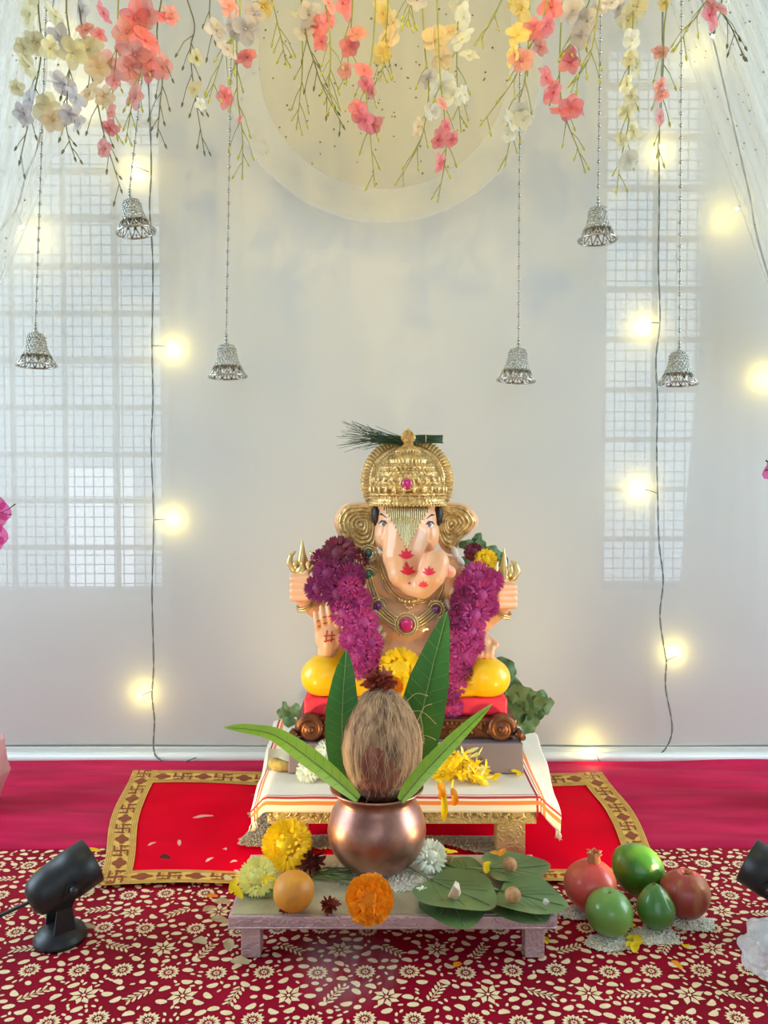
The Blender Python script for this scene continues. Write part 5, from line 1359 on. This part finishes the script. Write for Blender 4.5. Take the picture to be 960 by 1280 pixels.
def spray(pts, blossoms, Y, label, dark=False, twigs=6, seed=1, budy=True, group='artificial flower sprays hanging from the rail'):
    random.seed(seed*7+3); m_st = M['stemd'] if dark else M['stem']
    first = at(pts[0][0], min(pts[0][1], -30), Y)
    root = thing('flower_spray', V((first.x, 1.22, RZ)), label, 'artificial flower', group)
    W_ = [V((first.x, 1.22, RZ)), first] if pts[0][1] < 20 else [V((first.x, 1.22, RZ)), first]
    W_ += [at(x, y, Y+rnd(-.006, .006)) for x, y in pts[(1 if pts[0][1] < 0 else 0):]]
    P = cr(W_, 5); st_ = MB(); st_.tube(P, [.0014*(1-.55*i/len(P)) for i in range(len(P))], 5)
    bd_ = MB(); low = [p for p in P if p.z < first.z]
    n = len(low)
    for k in range(twigs):
        i = int(n*(.25+.7*(k+rnd(0, .8))/twigs)); i = max(1, min(n-2, i)); p = low[i]; t = (low[i+1]-low[i-1]).normalized()
        sg = 1 if k % 2 else -1; L = S(rnd(14, 34), Y)*(.6 if k > twigs*.6 else 1)
        sd = V((sg, rnd(-.5, .5), 0)); d = (t*1.0+sd*rnd(.35, .8)).normalized(); q = p+d*L*.5+V((0, 0, -.002)); e = p+d*L*.8+V((sg*.001, 0, -L*.35))
        st_.tube([p, q, e], [.0008, .0006, .0005], 4)
        if budy: dd = (e-q).normalized(); bd_.tube([e, e+dd*.002, e+dd*.005, e+dd*.0085], [.0006, .0018, .0016, .0003], 6)
    e = low[-1]; dd = (low[-1]-low[-2]).normalized(); bd_.tube([e, e+dd*.002, e+dd*.005, e+dd*.009], [.0006, .0018, .0016, .0003], 6)
    st_.build('stem', m_st, root); bd_.build('buds', M['bud'] if not dark else m_st, root)['kind'] = 'stuff'
    for (x, y, c_k, r) in blossoms:
        o = put('blossom', BL[(KEY[c_k], random.randrange(3))], root, at(x, y, Y-rnd(.0, .012)), facing((rnd(-1, 1), -rnd(.35, 1), rnd(-.9, .4)), rnd(0, 6)), (S(r, Y),)*3)
    return root
k = 1
SPR = [
 ([(50, -30), (52, 60), (42, 120), (34, 160), (25, 200)], [(38, 18, 'c', 22), (44, 52, 'c', 18), (36, 82, 'c', 18), (30, 60, 'c', 14), (38, 125, 'l', 20), (30, 142, 'l', 16), (58, 135, 'c', 20), (22, 110, 'c', 12)], 1.10, 'leftmost cream and grey flower spray above the low left bell', 1, 6),
 ([(86, -30), (88, 60), (84, 120), (83, 160), (93, 196)], [(70, 20, 'c', 20), (76, 48, 'l', 20), (62, 60, 'c', 16), (92, 66, 'c', 20), (80, 104, 'l', 20), (96, 122, 'l', 18), (86, 142, 'l', 17), (66, 150, 'e', 18), (100, 155, 'l', 13)], 1.07, 'grey lavender flower spray second from the left', 1, 8),
 ([(100, -30), (105, 50), (118, 110), (128, 160), (138, 195), (151, 236)], [(104, 14, 'l', 17), (108, 38, 'r', 14), (110, 62, 'c', 22), (122, 84, 'e', 18), (112, 118, 'e', 20), (130, 120, 'e', 15), (138, 160, 'p', 12), (132, 186, 'r', 13), (140, 140, 'r', 12)], 1.12, 'cream to pink spray whose bare tip points at the high left bulb', 1, 9),
 ([(150, -30), (146, 60), (140, 130), (146, 170)], [(130, 16, 'p', 15), (133, 80, 'r', 20), (150, 60, 'p', 10), (124, 44, 'p', 11), (142, 100, 'r', 12)], 1.15, 'short pink spray between cream and dense pink clusters', 0, 6),
 ([(172, -30), (176, 40), (176, 90), (165, 130), (158, 172)], [(168, 22, 'p', 24), (186, 18, 'r', 20), (158, 40, 'r', 20), (182, 52, 'p', 22), (168, 68, 'r', 22), (162, 86, 'r', 20), (186, 76, 'p', 16), (170, 122, 'r', 17)], 1.09, 'densest coral pink flower spray over the tilted bell string', 0, 8),
 ([(206, -30), (196, 40), (203, 90), (200, 130), (197, 165)], [(204, 22, 'p', 16), (214, 18, 'r', 13), (203, 84, 'r', 17), (188, 90, 'p', 15)], 1.14, 'thin spray with one pink blossom right of the dense pink cluster', 1, 8),
 ([(230, -30), (243, 30), (238, 60), (241, 100), (247, 140), (255, 188)], [(245, 72, 'c', 12), (243, 112, 'c', 12), (250, 130, 'w', 9)], 1.2, 'nearly bare dark twig spray left of the lavender cluster', 1, 10),
 ([(264, -30), (262, 20), (268, 50)], [], 1.18, 'short bare twig at the top between two sprays', 1, 4),
 ([(302, -30), (298, 30), (278, 70), (262, 122)], [(270, 38, 'l', 17), (290, 32, 'l', 18), (306, 36, 'l', 20), (284, 62, 'l', 15), (286, 8, 'r', 17), (318, 18, 'l', 15)], 1.08, 'lavender flower spray leaning left over the second bell string', 0, 7),
 ([(296, -30), (296, 60), (297, 120), (303, 170), (303, 218)], [(309, 72, 'p', 17), (281, 121, 'p', 15), (316, 20, 'p', 14), (300, 150, 'r', 9), (328, 8, 'y', 16)], 1.14, 'green stemmed spray with small pink blossoms beside second bell string', 0, 9),
 ([(338, -30), (345, 20), (352, 50), (357, 76)], [(335, 0, 'y', 14)], 1.17, 'short green twig with pointed buds left of centre', 0, 6),
 ([(376, -30), (382, 40), (392, 75), (404, 110), (428, 156)], [(386, 18, 'l', 18), (380, 42, 'l', 14), (396, 34, 'p', 16), (402, 52, 'p', 13)], 1.12, 'lavender and pink spray with dark stem slanting right', 1, 9),
 ([(378, 80), (375, 120), (371, 156)], [(372, 20, 'c', 12)], 1.2, 'faint straight pale green twig hanging left of centre', 0, 6),
 ([(405, -30), (412, 40), (413, 80), (411, 105), (416, 130)], [(408, 26, 'p', 13), (410, 4, 'r', 16)], 1.09, 'yellow green budded stem just left of centre', 0, 9),
 ([(441, -30), (440, 20), (437, 50), (433, 100)], [(428, 4, 'p', 21), (446, 44, 'r', 15), (437, 58, 'p', 14), (430, 88, 'r', 12)], 1.13, 'pink spray at the top with a broad petal blossom', 0, 5),
 ([(470, -30), (466, 60), (458, 110), (462, 160), (468, 226)], [(455, 88, 'p', 15), (458, 105, 'p', 13), (448, 138, 'p', 15), (457, 150, 'p', 18), (466, 156, 'p', 14), (464, 112, 'r', 12)], 1.10, 'coral pink spray reaching lowest just left of centre', 0, 7),
 ([(486, -30), (483, 40), (480, 78), (476, 96)], [(478, 16, 'y', 20), (486, 50, 'e', 20), (478, 66, 'y', 15), (492, 28, 'e', 16)], 1.12, 'pale yellow flower spray near the centre top', 0, 7),
 ([(516, -30), (513, 0), (510, 26)], [(522, 0, 'l', 14)], 1.06, 'thick green budded sprig at the centre top', 0, 7),
 ([(527, -30), (531, 60), (536, 110), (530, 160), (519, 190), (497, 226)], [(545, 50, 'e', 20), (552, 74, 'e', 16), (550, 108, 'w', 22), (534, 98, 'l', 14), (566, 118, 'w', 16), (522, 158, 'e', 14), (540, 140, 'w', 13)], 1.13, 'white and peach spray right of centre ending in forked buds', 0, 8),
 ([(574, -30), (571, 60), (572, 110), (576, 160)], [(580, 22, 'w', 17), (578, 50, 'w', 18), (586, 70, 'w', 14), (562, 40, 'e', 13), (582, 118, 'w', 13), (574, 4, 'w', 14)], 1.17, 'whitish flower spray right of the peach one', 0, 6),
 ([(545, -30), (550, 90), (556, 150), (557, 195), (548, 246)], [(556, 158, 'p', 11), (547, 175, 'p', 13), (564, 174, 'p', 12), (549, 204, 'p', 13), (552, 130, 'r', 10)], 1.09, 'slender spray with small pink blossoms hanging lowest of all', 0, 7),
 ([(630, -30), (622, 10), (612, 30), (602, 46)], [(640, 0, 'y', 12)], 1.14, 'tiny olive twig slanting left at the top', 0, 4),
 ([(684, -30), (676, 30), (655, 72), (638, 106), (604, 152)], [(652, 10, 'y', 22), (648, 44, 'y', 18), (640, 70, 'y', 15), (690, 8, 'p', 20), (682, 32, 'p', 17), (668, 36, 'p', 15), (652, 76, 'r', 18), (676, 58, 'r', 13)], 1.08, 'yellow and pink spray slanting down left past the right swag', 0, 6),
 ([(662, -30), (658, 85), (645, 140), (632, 202)], [(650, 138, 'w', 14), (638, 152, 'w', 16), (654, 150, 'w', 13), (634, 168, 'w', 12)], 1.16, 'small white blossoms on a twig above the right low bell', 0, 7),
 ([(702, -30), (700, 60), (700, 110), (708, 150), (722, 185), (730, 210)], [(682, 98, 'p', 18), (692, 116, 'p', 17), (712, 78, 'p', 16), (700, 140, 'p', 15), (714, 134, 'p', 17), (712, 68, 'p', 11), (724, 138, 'p', 9)], 1.15, 'bright coral pink spray hanging left of the high right bell', 0, 6),
 ([(738, -30), (728, 20), (716, 50), (706, 66)], [(716, 14, 'l', 20), (734, 26, 'l', 18), (726, 46, 'l', 15), (750, 12, 'l', 16)], 1.10, 'lavender flowers with green buds left of the high bell string', 0, 7),
 ([(746, -30), (746, 20), (740, 60), (733, 80), (720, 98)], [(764, 4, 'l', 15)], 1.05, 'olive budded sprig crossing the high right bell string', 0, 8),
 ([(788, -30), (790, 50), (785, 100), (786, 150), (776, 200), (771, 236)], [(796, 8, 'c', 17), (784, 24, 'c', 18), (790, 50, 'w', 15), (788, 74, 'c', 12), (794, 84, 'c', 12), (784, 106, 'c', 15), (790, 120, 'c', 12), (784, 140, 'c', 14), (792, 164, 'c', 14), (776, 176, 'c', 12), (786, 200, 'w', 15), (772, 10, 'l', 12)], 1.09, 'long cream flower spray in front of the right window light', 0, 6),
 ([(832, -30), (830, 40), (829, 90), (826, 140), (822, 192)], [(825, 66, 'r', 12), (826, 108, 'r', 12), (828, 120, 'r', 11), (824, 146, 'r', 13), (830, 4, 'y', 10)], 1.12, 'slim spray of drooping rose blossoms over the right fairy wire', 0, 6),
 ([(884, -30), (876, 10), (862, 32), (845, 60)], [(886, 20, 'p', 20), (896, 10, 'r', 18), (908, 2, 'w', 14)], 1.08, 'single pink blossom with golden buds at the top right', 0, 5),
 ([(900, -30), (902, 12), (915, 36), (929, 70)], [], 1.12, 'bare dark twig right of the top right pink blossom', 1, 6),
]
for i, (pts, bls, Y, lb, dk_, tw_) in enumerate(SPR): spray(pts, bls, Y, lb, bool(dk_), tw_, i+1)

# ------------------------------------------------------------------ flower vases at both edges, plastic bag
def vase(px, Y, label, sg, fl):
    c = G(px, 1010, .01); b = V((c.x, Y, .008)); b.x = at(px, 960, Y).x
    root = thing('flower_vase', b, label, 'vase'); q = MB()
    q.lathe([(.001, 0), (.024, 0), (.030, .012), (.037, .035), (.043, .048), (.046, .056), (.042, .060), (.040, .080), (.038, .105), (.036, .105), (.036, .06), (.02, .01), (.001, .01)], b, 60, lambda a, z, r: .0018*sin(a*9)*(1 if z > .03 else .3))
    q.build('vase_body', M['pinkp'], root)
    s_ = MB(); tips = []
    for (x, y) in fl:
        e = at(x, y, Y); s_.tube(cr([b+V((0, 0, .02)), b+V((sg*.005, 0, .14)), e+V((-sg*.01, 0, -.05)), e], 5), .0016, 5); tips.append(e)
    s_.build('stems', M['stem'], root)
    random.seed(3)
    for e in tips:
        put('blossom', BL[('cmag', 0)], root, e, facing((sg*.8, -.7, .3)), (S(24, Y),)*3)
    return root
v1 = vase(-27, 1.2, 'pink frosted flower vase with magenta blossoms cut off at the left edge', 1, ((-6, 640), (-10, 670), (-40, 600)))
q = MB(); e = at(2, 640, 1.19)
for (x, y) in ((19, 630), (14, 643)): q.tube([at(2, 640, 1.19), at(10, (y+640)/2+2, 1.19), at(x, y, 1.19)], [.0005, .0005, .0011], 5)
q.build('stamens', M['dark'], v1)
v2 = vase(1010, 1.2, 'flower vase standing beyond the right edge with only stamen tips showing', -1, ((976, 585), (1000, 620)))
q = MB()
for (x, y) in ((958, 576), (957.5, 588)): q.tube([at(970, 584, 1.19), at(x, y, 1.19)], [.0005, .0012], 5); q.ell(at(x, y, 1.19), .0016, 6, 4)
q.build('stamens', M['dark'], v2)
# crumpled clear bag
random.seed(77); bm = bmesh.new(); bmesh.ops.create_icosphere(bm, subdivisions=4, radius=1)
for v in bm.verts:
    p = v.co.copy(); n1 = noise.noise(p*1.7+V((4, 0, 0))); n2 = abs(noise.noise(p*4.2)); v.co = p*(1+.30*n1-.22*n2)
    v.co.x *= .028; v.co.y *= .034; v.co.z *= .027
me = bpy.data.meshes.new('plastic_bag'); bm.to_mesh(me); bm.free(); me.materials.append(M['bag'])
c = at(963, 1250, .765); zmin = min(v.co.z for v in me.vertices); c.z = ZB-zmin
bag = put('plastic_bag', me, None, c); tag(bag, 'crumpled clear plastic bag on the printed cloth in the bottom right corner', 'bag')

# ------------------------------------------------------------------ thin grey haze
sm_ = MB(); c = at(430, 1200, .70); c.z = .060
sm_.ell(c, (.060, .030, .040), 24, 16); so = sm_.build('grey_haze', M['bulb'], loc=c)
m = bpy.data.materials.new('thin_haze'); m.use_nodes = True; nt = m.node_tree; nt.nodes.clear(); N = nt.nodes; L = nt.links
out = N.new('ShaderNodeOutputMaterial'); vol = N.new('ShaderNodeVolumeScatter'); tc = N.new('ShaderNodeTexCoord'); mp = N.new('ShaderNodeMapping'); mp.inputs['Scale'].default_value = (1, 1, .5)
nz = N.new('ShaderNodeTexNoise'); nz.inputs['Scale'].default_value = 34; nz.inputs['Detail'].default_value = 4; nz.inputs['Distortion'].default_value = 1.2
ln = N.new('ShaderNodeVectorMath'); ln.operation = 'DIVIDE'; ln.inputs[1].default_value = (.060, .030, .040); le = N.new('ShaderNodeVectorMath'); le.operation = 'LENGTH'
m1 = N.new('ShaderNodeMapRange'); m1.inputs[1].default_value = 1; m1.inputs[2].default_value = .2; m1.inputs[3].default_value = 0; m1.inputs[4].default_value = 1
m2 = N.new('ShaderNodeMapRange'); m2.inputs[1].default_value = .42; m2.inputs[2].default_value = .72; m2.inputs[3].default_value = 0; m2.inputs[4].default_value = 16
mu = N.new('ShaderNodeMath'); mu.operation = 'MULTIPLY'
L.new(tc.outputs['Object'], mp.inputs[0]); L.new(mp.outputs[0], nz.inputs['Vector']); L.new(tc.outputs['Object'], ln.inputs[0]); L.new(ln.outputs[0], le.inputs[0])
L.new(le.outputs['Value'], m1.inputs[0]); L.new(nz.outputs[0], m2.inputs[0]); L.new(m1.outputs[0], mu.inputs[0]); L.new(m2.outputs[0], mu.inputs[1]); L.new(mu.outputs[0], vol.inputs['Density'])
vol.inputs['Color'].default_value = (.9, .9, .9, 1); L.new(vol.outputs[0], out.inputs['Volume'])
so.data.materials.clear(); so.data.materials.append(m)
tag(so, 'faint wisp of grey haze in front of the low table', 'smoke', kind='stuff')
